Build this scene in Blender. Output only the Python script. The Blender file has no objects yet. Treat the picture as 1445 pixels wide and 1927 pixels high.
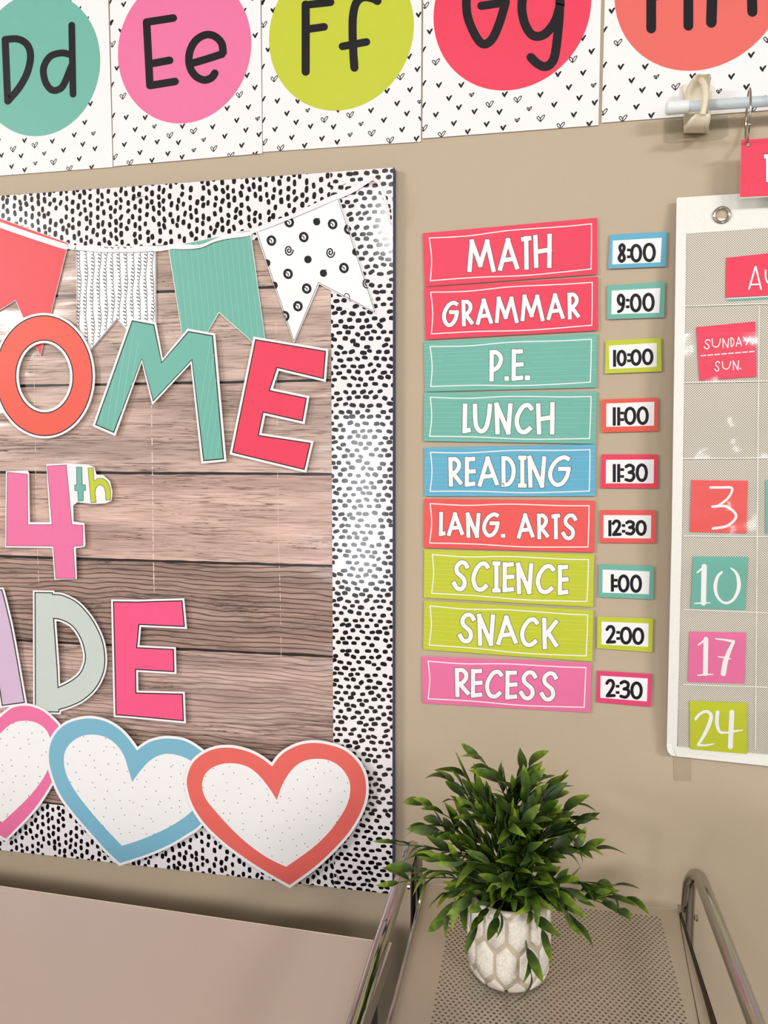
import bpy, math, random
from mathutils import Vector, Matrix
from mathutils.geometry import tessellate_polygon

# ------------------------------------------------------------------ camera
S = bpy.context.scene
W, H, FPX = 1445, 1927, 1460.36
YAW, PITCH = math.radians(11.1485), math.radians(-4.504)
CAM = Vector((0, -1.0, 1.36))
cd = bpy.data.cameras.new('camera'); cam = bpy.data.objects.new('camera', cd)
S.collection.objects.link(cam); S.camera = cam
cam.location = CAM; cam.rotation_euler = (math.pi / 2 + PITCH, 0, YAW)
cd.sensor_fit = 'VERTICAL'; cd.sensor_height = 36; cd.sensor_width = 36 * W / H
cd.lens = 36 * FPX / H; cd.clip_start = 0.01
# ------------------------------------------------------------------ world, lights, exposure
wd = bpy.data.worlds.new('room_air'); S.world = wd; wd.use_nodes = True
wd.node_tree.nodes['Background'].inputs[0].default_value = (0.93, 0.96, 1.0, 1)
wd.node_tree.nodes['Background'].inputs[1].default_value = 0.6
def area(name, loc, target, sx, sy, power, col):
    l = bpy.data.lights.new(name, 'AREA'); l.shape = 'RECTANGLE'; l.size = sx; l.size_y = sy
    l.energy = power; l.color = col
    o = bpy.data.objects.new(name, l); S.collection.objects.link(o); o.location = loc
    o.rotation_euler = (Vector(target) - Vector(loc)).to_track_quat('-Z', 'Y').to_euler()
area('daylight_left_window', (-1.12, -4.0, 1.02), (-0.3, 0, 1.1), 0.22, 1.1, 8.5, (0.93, 0.97, 1.0))
area('daylight_right_window', (1.34, -4.0, 0.98), (0.2, 0, 1.1), 0.34, 0.7, 10, (1.0, 0.98, 0.93))
area('ceiling_troffer_right', (2.7, -3.4, 2.74), (0.1, 0, 0.95), 1.2, 0.5, 108, (1.0, 0.96, 0.92))
area('ceiling_troffer_left', (-4.0, -3.6, 2.70), (-0.4, 0, 0.9), 1.2, 0.6, 145, (1.0, 0.95, 0.93))
area('added_overhead_fill', (-0.45, -3.7, 2.74), (-0.1, 0, 0.9), 1.0, 0.4, 44, (1.0, 0.96, 0.93))  # added fill lamp, lifts the low wall between board and desk
vs = S.view_settings
S.display_settings.display_device = 'sRGB'
vs.view_transform = 'Standard'; vs.look = 'None'; vs.gamma = 1; vs.use_curve_mapping = False
vs.exposure = 0.03
# ------------------------------------------------------------------ pixel -> place in the room
_R = Vector((math.cos(YAW), math.sin(YAW), 0))
_F = Vector((-math.sin(YAW) * math.cos(PITCH), math.cos(YAW) * math.cos(PITCH), math.sin(PITCH)))
_U = _R.cross(_F)
def ray(px, py): return _R * ((px - W / 2) / FPX) - _U * ((py - H / 2) / FPX) + _F
def at(px, py, d=0.0):
    "point on the plane parallel to the wall, d metres in front of it"
    q = ray(px, py); return CAM + q * ((-d - CAM.y) / q.y)
# ------------------------------------------------------------------ materials
def lin(c):
    return tuple(((v / 255) / 12.92 if v / 255 <= .04045 else ((v / 255 + .055) / 1.055) ** 2.4) for v in c) + (1,)
def mat(name, rgb, rough=.55, spec=.4, metal=0, var=.05, vscale=30, bump=0, bscale=300, coat=0):
    m = bpy.data.materials.new(name); m.use_nodes = True
    nt = m.node_tree; N = nt.nodes; L = nt.links; b = N['Principled BSDF']
    c = lin(rgb); b.inputs['Roughness'].default_value = rough
    b.inputs['Specular IOR Level'].default_value = spec; b.inputs['Metallic'].default_value = metal
    if coat: b.inputs['Coat Weight'].default_value = coat; b.inputs['Coat Roughness'].default_value = .12
    tc = N.new('ShaderNodeTexCoord')
    n = N.new('ShaderNodeTexNoise'); n.inputs['Scale'].default_value = vscale; n.inputs['Detail'].default_value = 3
    L.new(tc.outputs['Object'], n.inputs['Vector'])
    mx = N.new('ShaderNodeMix'); mx.data_type = 'RGBA'
    mx.inputs[6].default_value = tuple(v * (1 - var) for v in c[:3]) + (1,)
    mx.inputs[7].default_value = tuple(min(1, v * (1 + var)) for v in c[:3]) + (1,)
    L.new(n.outputs['Fac'], mx.inputs[0]); L.new(mx.outputs[2], b.inputs['Base Color'])
    if bump:
        n2 = N.new('ShaderNodeTexNoise'); n2.inputs['Scale'].default_value = bscale; n2.inputs['Detail'].default_value = 3
        L.new(tc.outputs['Object'], n2.inputs['Vector'])
        bp = N.new('ShaderNodeBump'); bp.inputs['Strength'].default_value = bump; bp.inputs['Distance'].default_value = .002
        L.new(n2.outputs['Fac'], bp.inputs['Height']); L.new(bp.outputs[0], b.inputs['Normal'])
    return m
RGB = dict(red=(236, 62, 92), teal=(112, 184, 168), pink=(236, 118, 166), lime=(196, 206, 52), blue=(98, 178, 208),
           coral=(238, 92, 88), coral2=(232, 106, 98), pennant=(232, 76, 84), hot=(242, 88, 136), lilac=(212, 186, 214),
           mint=(200, 212, 206), orange=(234, 92, 74), hblue=(124, 184, 208), magenta=(228, 70, 120))
RGB = {k: tuple(int(c * .955) for c in v) for k, v in RGB.items()}
CM = {k: mat(k + '_card_print', v, .45, .35, var=.02, vscale=60, bump=.05, bscale=500) for k, v in RGB.items()}
M_paper = mat('white_paper', (233, 233, 234), .5, .35, var=.015)
M_border = mat('glossy_border_paper', (236, 232, 234), .10, .5, var=.01, bump=.2, bscale=9)
M_ink = mat('black_ink', (20, 17, 24), .45, .22, var=.1)
M_ink2 = mat('border_dot_ink', (20, 18, 22), .10, .5, var=.1, bump=.2, bscale=9)
M_thin = mat('thin_outline_ink', (46, 40, 46), .45, .3)
M_white = mat('white_print', (238, 238, 239), .45, .35, var=.01)
M_line = {k: mat(k + '_fine_line', tuple(min(255, int(v * .72 + 255 * .28)) for v in RGB[k]), .45, .3) for k in ('teal', 'blue', 'lime')}
M_navy = mat('navy_board_edge', (72, 74, 112), .6, .3)
M_wall = mat('beige_wall_paint', (184, 168, 145), .62, .3, var=.02, vscale=2, bump=.12, bscale=420)
M_desk = mat('mauve_grey_laminate', (196, 180, 170), .42, .35, var=.02, vscale=5, bump=.05, bscale=700)
M_desk_edge = mat('cream_laminate_edge', (196, 184, 164), .5, .3)
M_desk_dark = mat('dark_grey_desk_side', (70, 66, 62), .6, .3)
M_floor = mat('grey_brown_floor_tile', (128, 112, 96), .5, .3, var=.2, vscale=8)
M_ceil = mat('white_ceiling_tile', (225, 222, 215), .8, .2, var=.05)
M_chrome = mat('chrome_tube', (172, 170, 166), .10, .5, metal=1, var=.02)
M_rimdark = mat('steel_lip_dark_reflection', (88, 84, 80), .16, .5, metal=1)  # dark reflection of the room put into the metal's base colour
M_steel = mat('satin_steel_sheet', (190, 180, 164), .34, .5, metal=.5, var=.06, vscale=12, bump=.02, bscale=60)
M_nickel = mat('nickel_ring', (190, 184, 172), .14, .5, metal=1)
M_rod = mat('pale_blue_white_rod', (206, 220, 226), .35, .4)
M_cap = mat('translucent_white_cap', (226, 232, 232), .4, .4)
M_hook = mat('cream_plastic', (224, 214, 190), .35, .45)
M_hem = mat('white_nylon_hem', (232, 232, 226), .7, .25, var=.03, vscale=300, bump=.3, bscale=900)
M_seam = mat('clear_heat_seam', (238, 240, 236), .3, .5)
M_ribbon = mat('white_satin_ribbon', (240, 232, 236), .28, .5, var=.02, bump=.1, bscale=40)
M_staple = mat('staple_wire', (110, 108, 108), .3, .5, metal=1)
M_pot = mat('cement_groove', (186, 172, 152), .8, .2, var=.18, vscale=140, bump=.5, bscale=500)
M_soil = mat('dark_moss', (28, 32, 16), .9, .1)
M_stem = mat('green_plastic_stem', (48, 82, 24), .5, .3, var=.2)

def clear_mat(name, tint, gloss, rough, bump, bscale):
    m = bpy.data.materials.new(name); m.use_nodes = True
    nt = m.node_tree; N = nt.nodes; L = nt.links; N.clear()
    out = N.new('ShaderNodeOutputMaterial'); tr = N.new('ShaderNodeBsdfTransparent'); gl = N.new('ShaderNodeBsdfGlossy')
    tr.inputs[0].default_value = lin(tint); gl.inputs['Roughness'].default_value = rough
    mx = N.new('ShaderNodeMixShader'); fr = N.new('ShaderNodeFresnel'); fr.inputs[0].default_value = 1.5
    mu = N.new('ShaderNodeMath'); mu.operation = 'MULTIPLY_ADD'; mu.inputs[1].default_value = gloss; mu.inputs[2].default_value = .036
    tc = N.new('ShaderNodeTexCoord'); n = N.new('ShaderNodeTexNoise'); n.inputs['Scale'].default_value = bscale
    n.inputs['Detail'].default_value = 1.2
    bp = N.new('ShaderNodeBump'); bp.inputs['Strength'].default_value = bump; bp.inputs['Distance'].default_value = .004
    L.new(tc.outputs['Object'], n.inputs['Vector']); L.new(n.outputs['Fac'], bp.inputs['Height'])
    L.new(bp.outputs[0], gl.inputs['Normal']); L.new(bp.outputs[0], fr.inputs['Normal'])
    L.new(fr.outputs[0], mu.inputs[0]); L.new(mu.outputs[0], mx.inputs[0])
    L.new(tr.outputs[0], mx.inputs[1]); L.new(gl.outputs[0], mx.inputs[2]); L.new(mx.outputs[0], out.inputs[0])
    return m
M_pocket = clear_mat('clear_vinyl', (255, 255, 255), 0, .10, .28, 16)
M_patch = clear_mat('clear_adhesive_film', (250, 250, 247), .35, .25, .1, 40)

def ramp(N, fac, L, stops):
    r = N.new('ShaderNodeValToRGB'); e = r.color_ramp.elements
    while len(e) > 1: e.remove(e[-1])
    e[0].position = stops[0][0]; e[0].color = lin(stops[0][1])
    for p, c in stops[1:]:
        k = e.new(p); k.color = lin(c)
    L.new(fac, r.inputs[0]); return r
def wood_mat(name, seed, base, dark, strong):
    m = bpy.data.materials.new(name); m.use_nodes = True
    nt = m.node_tree; N = nt.nodes; L = nt.links; b = N['Principled BSDF']
    b.inputs['Roughness'].default_value = .17; b.inputs['Specular IOR Level'].default_value = .5
    tc = N.new('ShaderNodeTexCoord')
    def noise(sc, scale, detail, dist=0, off=0):
        mp = N.new('ShaderNodeMapping'); mp.inputs['Scale'].default_value = sc
        mp.inputs['Location'].default_value = (seed * 3.1 + off, seed, seed * 1.7)
        L.new(tc.outputs['Object'], mp.inputs[0])
        n = N.new('ShaderNodeTexNoise'); n.inputs['Scale'].default_value = scale; n.inputs['Detail'].default_value = detail
        n.inputs['Distortion'].default_value = dist; L.new(mp.outputs[0], n.inputs['Vector']); return n
    big = noise((1.2, 1, 10), 4, 3)
    lo = tuple(int(v * .84) for v in base); hi = tuple(min(255, int(v * 1.09)) for v in base)
    r1 = ramp(N, big.outputs['Fac'], L, [(.3, lo), (.7, hi)])
    grain = noise((1, 1, 26), 20, 6, .5 + strong * .5, 5)
    g2 = ramp(N, grain.outputs['Fac'], L, [(.30, (120, 108, 104)), (.46, (222, 216, 212)), (.75, (255, 255, 255))])
    mul = N.new('ShaderNodeMix'); mul.data_type = 'RGBA'; mul.blend_type = 'MULTIPLY'; mul.inputs[0].default_value = .7
    L.new(r1.outputs[0], mul.inputs[6]); L.new(g2.outputs[0], mul.inputs[7])
    crack = noise((.7, 1, 34), 9, 5, 1.2 + strong * 2.2, 11)
    # thin dark cracks where the noise crosses a level
    ab = N.new('ShaderNodeMath'); ab.operation = 'SUBTRACT'; ab.inputs[1].default_value = .5; L.new(crack.outputs['Fac'], ab.inputs[0])
    ab2 = N.new('ShaderNodeMath'); ab2.operation = 'ABSOLUTE'; L.new(ab.outputs[0], ab2.inputs[0])
    gate = noise((1, 1, 6), 7, 2, 0, 23)
    r3 = ramp(N, ab2.outputs[0], L, [(0, (0, 0, 0)), (.010 + .012 * strong, (70, 70, 70)), (.026 + .03 * strong, (255, 255, 255))])
    rg = ramp(N, gate.outputs['Fac'], L, [(.42 - .12 * strong, (255, 255, 255)), (.58, (0, 0, 0))])
    add = N.new('ShaderNodeMath'); add.operation = 'ADD'; add.use_clamp = True
    inv = N.new('ShaderNodeMath'); inv.operation = 'SUBTRACT'; inv.inputs[0].default_value = 1.0
    L.new(rg.outputs[0], inv.inputs[1]); L.new(inv.outputs[0], add.inputs[0]); L.new(r3.outputs[0], add.inputs[1])
    fac = add.outputs[0]
    if strong > .2:      # flowing growth rings of the knotty boards
        wv_ = N.new('ShaderNodeTexWave'); wv_.wave_type = 'BANDS'; wv_.bands_direction = 'Z'; wv_.inputs['Scale'].default_value = 46
        wv_.inputs['Distortion'].default_value = 14; wv_.inputs['Detail'].default_value = 3; wv_.inputs['Detail Scale'].default_value = .28
        mw_ = N.new('ShaderNodeMapping'); mw_.inputs['Scale'].default_value = (.45, 1, 1); mw_.inputs['Location'].default_value = (seed, seed, seed)
        L.new(tc.outputs['Object'], mw_.inputs[0]); L.new(mw_.outputs[0], wv_.inputs['Vector'])
        rw = ramp(N, wv_.outputs['Fac'], L, [(0, (int(200 - 150 * strong),) * 3), (.18, (240, 240, 240)), (.3, (255, 255, 255))])
        mm = N.new('ShaderNodeMath'); mm.operation = 'MULTIPLY'; L.new(add.outputs[0], mm.inputs[0]); L.new(rw.outputs[0], mm.inputs[1]); fac = mm.outputs[0]
    mx = N.new('ShaderNodeMix'); mx.data_type = 'RGBA'; mx.inputs[6].default_value = lin(dark)
    L.new(fac, mx.inputs[0]); L.new(mul.outputs[2], mx.inputs[7]); L.new(mx.outputs[2], b.inputs['Base Color'])
    # soft ripples of the laminated sheet
    n2 = N.new('ShaderNodeTexNoise'); n2.inputs['Scale'].default_value = 11; n2.inputs['Detail'].default_value = 2
    mp2 = N.new('ShaderNodeMapping'); mp2.inputs['Rotation'].default_value = (0, .75, 0); mp2.inputs['Scale'].default_value = (.5, 1, 2)
    L.new(tc.outputs['Object'], mp2.inputs[0]); L.new(mp2.outputs[0], n2.inputs['Vector'])
    bp = N.new('ShaderNodeBump'); bp.inputs['Strength'].default_value = .7; bp.inputs['Distance'].default_value = .008
    L.new(n2.outputs['Fac'], bp.inputs['Height']); L.new(bp.outputs[0], b.inputs['Normal'])
    return m

def mesh_fabric():
    m = bpy.data.materials.new('white_mesh_fabric'); m.use_nodes = True
    nt = m.node_tree; N = nt.nodes; L = nt.links; b = N['Principled BSDF']; b.inputs['Roughness'].default_value = .75
    tc = N.new('ShaderNodeTexCoord'); sp = N.new('ShaderNodeSeparateXYZ'); L.new(tc.outputs['Object'], sp.inputs[0])
    def wave(out):
        a = N.new('ShaderNodeMath'); a.operation = 'MULTIPLY'; a.inputs[1].default_value = 2 * math.pi / .00285; L.new(out, a.inputs[0])
        s = N.new('ShaderNodeMath'); s.operation = 'SINE'; L.new(a.outputs[0], s.inputs[0]); return s
    x, z = wave(sp.outputs[0]), wave(sp.outputs[2])
    p = N.new('ShaderNodeMath'); p.operation = 'MULTIPLY'; L.new(x.outputs[0], p.inputs[0]); L.new(z.outputs[0], p.inputs[1])
    a = N.new('ShaderNodeMath'); a.operation = 'ADD'; a.inputs[1].default_value = .5; L.new(p.outputs[0], a.inputs[0])
    r = ramp(N, a.outputs[0], L, [(0, (222, 218, 206)), (.62, (214, 208, 194)), (.86, (104, 92, 78))])
    L.new(r.outputs[0], b.inputs['Base Color']); return m
M_mesh = mesh_fabric()

def leaf_mat():
    m = bpy.data.materials.new('green_plastic_leaf'); m.use_nodes = True
    nt = m.node_tree; N = nt.nodes; L = nt.links; b = N['Principled BSDF']
    b.inputs['Roughness'].default_value = .48; b.inputs['Specular IOR Level'].default_value = .3
    tc = N.new('ShaderNodeTexCoord'); at_ = N.new('ShaderNodeAttribute'); at_.attribute_name = 'tip'
    oi = N.new('ShaderNodeObjectInfo')
    n = N.new('ShaderNodeTexNoise'); n.inputs['Scale'].default_value = 90; L.new(tc.outputs['Object'], n.inputs['Vector'])
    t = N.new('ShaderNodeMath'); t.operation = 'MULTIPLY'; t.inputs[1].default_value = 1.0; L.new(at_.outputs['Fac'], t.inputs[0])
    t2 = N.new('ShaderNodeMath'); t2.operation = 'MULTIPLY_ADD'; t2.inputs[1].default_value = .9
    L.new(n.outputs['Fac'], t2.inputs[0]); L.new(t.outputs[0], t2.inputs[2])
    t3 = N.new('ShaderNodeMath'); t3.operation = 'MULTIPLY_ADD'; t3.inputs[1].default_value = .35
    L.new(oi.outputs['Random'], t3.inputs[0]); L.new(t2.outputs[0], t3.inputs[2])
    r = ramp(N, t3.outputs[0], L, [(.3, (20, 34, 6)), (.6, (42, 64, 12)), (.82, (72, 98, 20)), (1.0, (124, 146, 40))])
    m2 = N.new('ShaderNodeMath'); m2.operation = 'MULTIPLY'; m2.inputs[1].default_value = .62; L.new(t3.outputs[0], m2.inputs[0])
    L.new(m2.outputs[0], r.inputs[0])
    L.new(r.outputs[0], b.inputs['Base Color']); return m
M_leaf = leaf_mat()

def panel_mat():
    m = bpy.data.materials.new('whitewashed_cement'); m.use_nodes = True
    nt = m.node_tree; N = nt.nodes; L = nt.links; b = N['Principled BSDF']; b.inputs['Roughness'].default_value = .75
    tc = N.new('ShaderNodeTexCoord')
    n = N.new('ShaderNodeTexNoise'); n.inputs['Scale'].default_value = 420; n.inputs['Detail'].default_value = 4
    L.new(tc.outputs['Object'], n.inputs['Vector'])
    r = ramp(N, n.outputs['Fac'], L, [(.2, (60, 52, 44)), (.27, (204, 196, 184)), (.45, (216, 208, 196)), (.7, (230, 224, 215))])
    L.new(r.outputs[0], b.inputs['Base Color'])
    bp = N.new('ShaderNodeBump'); bp.inputs['Strength'].default_value = .4; bp.inputs['Distance'].default_value = .001
    L.new(n.outputs['Fac'], bp.inputs['Height']); L.new(bp.outputs[0], b.inputs['Normal'])
    return m
M_panel = panel_mat()

# ------------------------------------------------------------------ mesh kit
def clip(poly, planes):
    "Sutherland-Hodgman on 2-D points; planes are (a,b,c): keep a*x+b*y+c >= 0"
    for a, b, c in planes:
        out = []
        for i in range(len(poly)):
            p, q = poly[i - 1], poly[i]
            dp, dq = a * p[0] + b * p[1] + c, a * q[0] + b * q[1] + c
            if (dp >= 0) != (dq >= 0):
                t = dp / (dp - dq); out.append((p[0] + t * (q[0] - p[0]), p[1] + t * (q[1] - p[1])))
            if dq >= 0: out.append(q)
        poly = out
        if len(poly) < 3: return None
    return poly
def planes_of(conv):
    A = sum(conv[i - 1][0] * conv[i][1] - conv[i][0] * conv[i - 1][1] for i in range(len(conv)))
    s = 1 if A > 0 else -1; out = []
    for i in range(len(conv)):
        (x0, y0), (x1, y1) = conv[i - 1], conv[i]
        a, b = -(y1 - y0) * s, (x1 - x0) * s
        out.append((a, b, -(a * x0 + b * y0)))
    return out
class MB:
    def __init__(s): s.v = []; s.f = []; s.m = []; s.mats = []; s.e = 0
    def mi(s, m):
        if m not in s.mats: s.mats.append(m)
        return s.mats.index(m)
    def add(s, vs_, fs, m):
        o = len(s.v); s.v += [Vector(v) for v in vs_]; k = s.mi(m)
        for f in fs: s.f.append([i + o for i in f]); s.m.append(k)
    def flat(s, pts, m):
        "3-D planar polygon turned to face the room (-y)"
        n = sum(((pts[i - 1] - pts[0]).cross(pts[i] - pts[0]) for i in range(1, len(pts))), Vector())
        s.add(pts if n.y < 0 else pts[::-1], [list(range(len(pts)))], m)
    def print_px(s, polys, d, m, planes=None, fn=at):
        for p in polys:
            if planes: p = clip(p, planes)
            if not p: continue
            s.e += 1
            s.flat([fn(x, y, d + (s.e % 12) * 4e-6) for x, y in p], m)
    def plate(s, loops, d0, d1, mf, ms=None, fn=at):
        "loops of pixels -> sheet between depths d0 and d1, first loop outside, the rest holes"
        ms = ms or mf
        L3 = [[fn(x, y, d1) for x, y in lp] for lp in loops]
        s.sheet(L3, d1 - d0, mf, ms)
    def sheet(s, L3, th, mf, ms):
        flat = [p for lp in L3 for p in lp]
        tri = tessellate_polygon([[Vector((p.x, p.z, 0)) for p in lp] for lp in L3])
        for t in tri:
            a, b, c = (flat[i] for i in t)
            n = (b - a).cross(c - a)
            if n.length < 1e-14: continue
            if n.y > 0: a, b, c = c, b, a
            s.add([a, b, c], [[0, 1, 2]], mf)
            k = Vector((0, th, 0)); s.add([a + k, b + k, c + k], [[2, 1, 0]], ms)
        k = Vector((0, th, 0))
        for lp in L3:
            n = len(lp); s.add(lp + [p + k for p in lp], [[i, (i + 1) % n, n + (i + 1) % n, n + i] for i in range(n)], ms)
    def box(s, a, b, m):
        (x0, y0, z0), (x1, y1, z1) = a, b
        s.add([(x0, y0, z0), (x1, y0, z0), (x1, y1, z0), (x0, y1, z0), (x0, y0, z1), (x1, y0, z1), (x1, y1, z1), (x0, y1, z1)],
              [[3, 2, 1, 0], [4, 5, 6, 7], [0, 1, 5, 4], [1, 2, 6, 5], [2, 3, 7, 6], [3, 0, 4, 7]], m)
    def tube(s, pts, r, m, n=14, cap=True, closed=False):
        pts = [Vector(p) for p in pts]; K = len(pts); rs = r if isinstance(r, list) else [r] * K
        up = None; rings = []
        for i, p in enumerate(pts):
            if closed: t = pts[(i + 1) % K] - pts[i - 1]
            else: t = pts[min(i + 1, K - 1)] - pts[max(i - 1, 0)]
            t.normalize()
            if up is None: up = t.orthogonal().normalized()
            up = (up - t * up.dot(t)).normalized(); w = t.cross(up)
            rings.append([p + (up * math.cos(2 * math.pi * k / n) + w * math.sin(2 * math.pi * k / n)) * rs[i] for k in range(n)])
        fs = []
        for i in range(K if closed else K - 1):
            j = (i + 1) % K
            for k in range(n): fs.append([i * n + k, i * n + (k + 1) % n, j * n + (k + 1) % n, j * n + k])
        if cap and not closed: fs += [list(range(n))[::-1], [(K - 1) * n + k for k in range(n)]]
        s.add([v for rg in rings for v in rg], fs, m)
def link(name, mb, parent=None, loc=None, smooth=False, **props):
    loc = Vector(loc) if loc is not None else Vector()
    me = bpy.data.meshes.new(name)
    me.from_pydata([tuple(v - loc) for v in mb.v], [], mb.f)
    for m in mb.mats: me.materials.append(m)
    for i, p in enumerate(me.polygons): p.material_index = mb.m[i]; p.use_smooth = smooth
    me.update()
    o = bpy.data.objects.new(name, me); S.collection.objects.link(o)
    if parent is not None: o.parent = parent
    else: o.location = loc
    for k, v in props.items(): o[k] = v
    return o
class Thing:
    def __init__(s, name, loc, label, cat, group=None, **kw):
        s.loc = Vector(loc); s.o = bpy.data.objects.new(name, None); S.collection.objects.link(s.o)
        s.o.location = s.loc; s.o.empty_display_size = .02
        s.o['label'] = label; s.o['category'] = cat
        if group: s.o['group'] = group
    def part(s, name, mb, parent=None, **kw): return link(name, mb, parent or s.o, s.loc, **kw)

# ------------------------------------------------------------------ 2-D pen
def smooth(p, n=8, closed=False):
    out = []; K = len(p)
    for i in range(K if closed else K - 1):
        if closed: a, b, c, d = p[i - 1], p[i], p[(i + 1) % K], p[(i + 2) % K]
        else: a, b, c, d = p[max(i - 1, 0)], p[i], p[i + 1], p[min(i + 2, K - 1)]
        for k in range(n):
            t = k / n
            out.append(tuple(.5 * (2 * b[j] + (c[j] - a[j]) * t + (2 * a[j] - 5 * b[j] + 4 * c[j] - d[j]) * t * t + (3 * b[j] - a[j] - 3 * c[j] + d[j]) * t ** 3) for j in range(len(b))))
    if not closed: out.append(tuple(p[-1]))
    return out
def stroke(p, w, cap='round', closed=False, ext=0):
    "ribbon polygons along 2-D points; w a width or a list of widths"
    K = len(p); ws = list(w) if isinstance(w, (list, tuple)) else [w] * K
    P = [Vector(q[:2]) for q in p]
    if cap == 'square' and not closed:
        P[0] = P[0] - (P[1] - P[0]).normalized() * (ws[0] / 2 + ext); P[-1] = P[-1] + (P[-1] - P[-2]).normalized() * (ws[-1] / 2 + ext)
    if cap == 'butt' and ext and not closed:
        P[0] = P[0] - (P[1] - P[0]).normalized() * ext; P[-1] = P[-1] + (P[-1] - P[-2]).normalized() * ext
    Lf, Rt = [], []
    for i in range(K):
        a = P[i - 1] if (i > 0 or closed) else P[i]; b = P[(i + 1) % K] if (i < K - 1 or closed) else P[i]
        t1 = (P[i] - a); t2 = (b - P[i])
        t1 = t1.normalized() if t1.length > 1e-9 else t2.normalized(); t2 = t2.normalized() if t2.length > 1e-9 else t1
        t = (t1 + t2); t = t.normalized() if t.length > 1e-6 else t1
        n = Vector((-t.y, t.x)); k = 1 / max(.55, n.dot(Vector((-t1.y, t1.x))))
        Lf.append(P[i] + n * ws[i] / 2 * k); Rt.append(P[i] - n * ws[i] / 2 * k)
    out = []
    for i in range(K if closed else K - 1):
        j = (i + 1) % K; out.append([tuple(Lf[i]), tuple(Lf[j]), tuple(Rt[j]), tuple(Rt[i])])
    if cap == 'round' and not closed:
        for c, q, wi in ((P[0], P[1], ws[0]), (P[-1], P[-2], ws[-1])):
            t = (c - q).normalized(); a0 = math.atan2(t.y, t.x)
            out.append([(c.x + wi / 2 * math.cos(a0 - math.pi / 2 + math.pi * k / 8), c.y + wi / 2 * math.sin(a0 - math.pi / 2 + math.pi * k / 8)) for k in range(9)])
    return out
def ellipse(cx, cy, rx, ry, n=28, rot=0):
    c, s_ = math.cos(rot), math.sin(rot); out = []
    for k in range(n):
        a = 2 * math.pi * k / n; x, y = rx * math.cos(a), ry * math.sin(a)
        out.append((cx + x * c - y * s_, cy + x * s_ + y * c))
    return out
def offset(poly, d, lim=1.6):
    "grow (d>0) a simple polygon"
    A = sum(poly[i - 1][0] * poly[i][1] - poly[i][0] * poly[i - 1][1] for i in range(len(poly)))
    s = 1 if A > 0 else -1; out = []
    for i in range(len(poly)):
        p, q, r = Vector(poly[i - 1]), Vector(poly[i]), Vector(poly[(i + 1) % len(poly)])
        t1 = (q - p).normalized(); t2 = (r - q).normalized()
        n1 = Vector((t1.y, -t1.x)) * s; n2 = Vector((t2.y, -t2.x)) * s
        n = n1 + n2; n = n.normalized() if n.length > 1e-6 else n1
        k = min(lim, 1 / max(.2, n.dot(n1)))
        out.append(tuple(q + n * d * k))
    return out
def cv(pts, ox, oy, s): return [(x / s + ox, y / s + oy) for x, y in pts]
Z = 2.89; Q = 3.6125

# glyphs in a unit box (y down): ('L', a, b...) straight pieces, ('C', pts...) one smooth curve, ('O', ...) closed curve
G = {
 'M': [('L', (0, 1), (.1, 0)), ('L', (.1, 0), (.45, .82)), ('L', (.45, .82), (.74, 0)), ('L', (.74, 0), (1, 1))],
 'A': [('L', (0, 1), (.46, 0)), ('L', (.46, 0), (1, .95)), ('L', (.24, .7), (.78, .66))],
 'T': [('L', (0, .03), (1, 0)), ('L', (.5, 0), (.55, 1))],
 'H': [('L', (0, .04), (.06, 1)), ('L', (1, 0), (.98, 1)), ('L', (.05, .54), (1, .46))],
 'G': [('C', (.95, .06), (.72, 0), (.35, .12), (.06, .42), (.02, .72), (.25, .97), (.58, .96), (.86, .72), (.96, .44)), ('L', (.96, .42), (.52, .42))],
 'R': [('L', (.03, 0), (.08, 1)), ('C', (.05, .02), (.5, .0), (.84, .14), (.84, .33), (.55, .5), (.1, .6)), ('L', (.3, .56), (1, .92))],
 'P': [('L', (.05, 0), (.03, 1)), ('C', (.08, .02), (.5, .0), (.95, .14), (1, .33), (.7, .55), (.1, .68))],
 'E': [('L', (.05, 0), (.03, 1)), ('L', (.05, .02), (.92, 0)), ('L', (.05, .5), (1, .48)), ('L', (.03, 1), (.95, .97))],
 '.': [('L', (.5, .49), (.5, .51))],
 'L': [('L', (.12, 0), (.02, 1)), ('L', (.02, 1), (1, .97))],
 'U': [('C', (0, 0), (.02, .45), (.1, .82), (.42, 1), (.75, .85), (.93, .4), (1, 0))],
 'N': [('L', (.06, 1), (0, 0)), ('L', (0, 0), (.85, 1)), ('L', (.85, 1), (1, .02))],
 'C': [('C', (1, .14), (.78, 0), (.42, .07), (.1, .36), (.02, .66), (.22, .95), (.58, 1), (.9, .86))],
 'D': [('L', (.03, 0), (.05, 1)), ('C', (.06, .0), (.5, .03), (.9, .24), (1, .5), (.86, .78), (.5, .96), (.07, 1))],
 'I': [('L', (.5, 0), (.5, 1)), ('L', (.05, 0), (.95, 0)), ('L', (0, 1), (1, 1))],
 'S': [('C', (1, .17), (.82, .02), (.5, 0), (.22, .16), (.24, .36), (.5, .5), (.74, .63), (.8, .84), (.58, 1), (.25, .98), (0, .78))],
 'K': [('L', (.05, 0), (.1, 1)), ('L', (1, .08), (.12, .6)), ('L', (.36, .46), (1, .92))],
 'Y': [('L', (0, 0), (.45, .5)), ('L', (1, 0), (.4, 1))],
}
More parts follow.
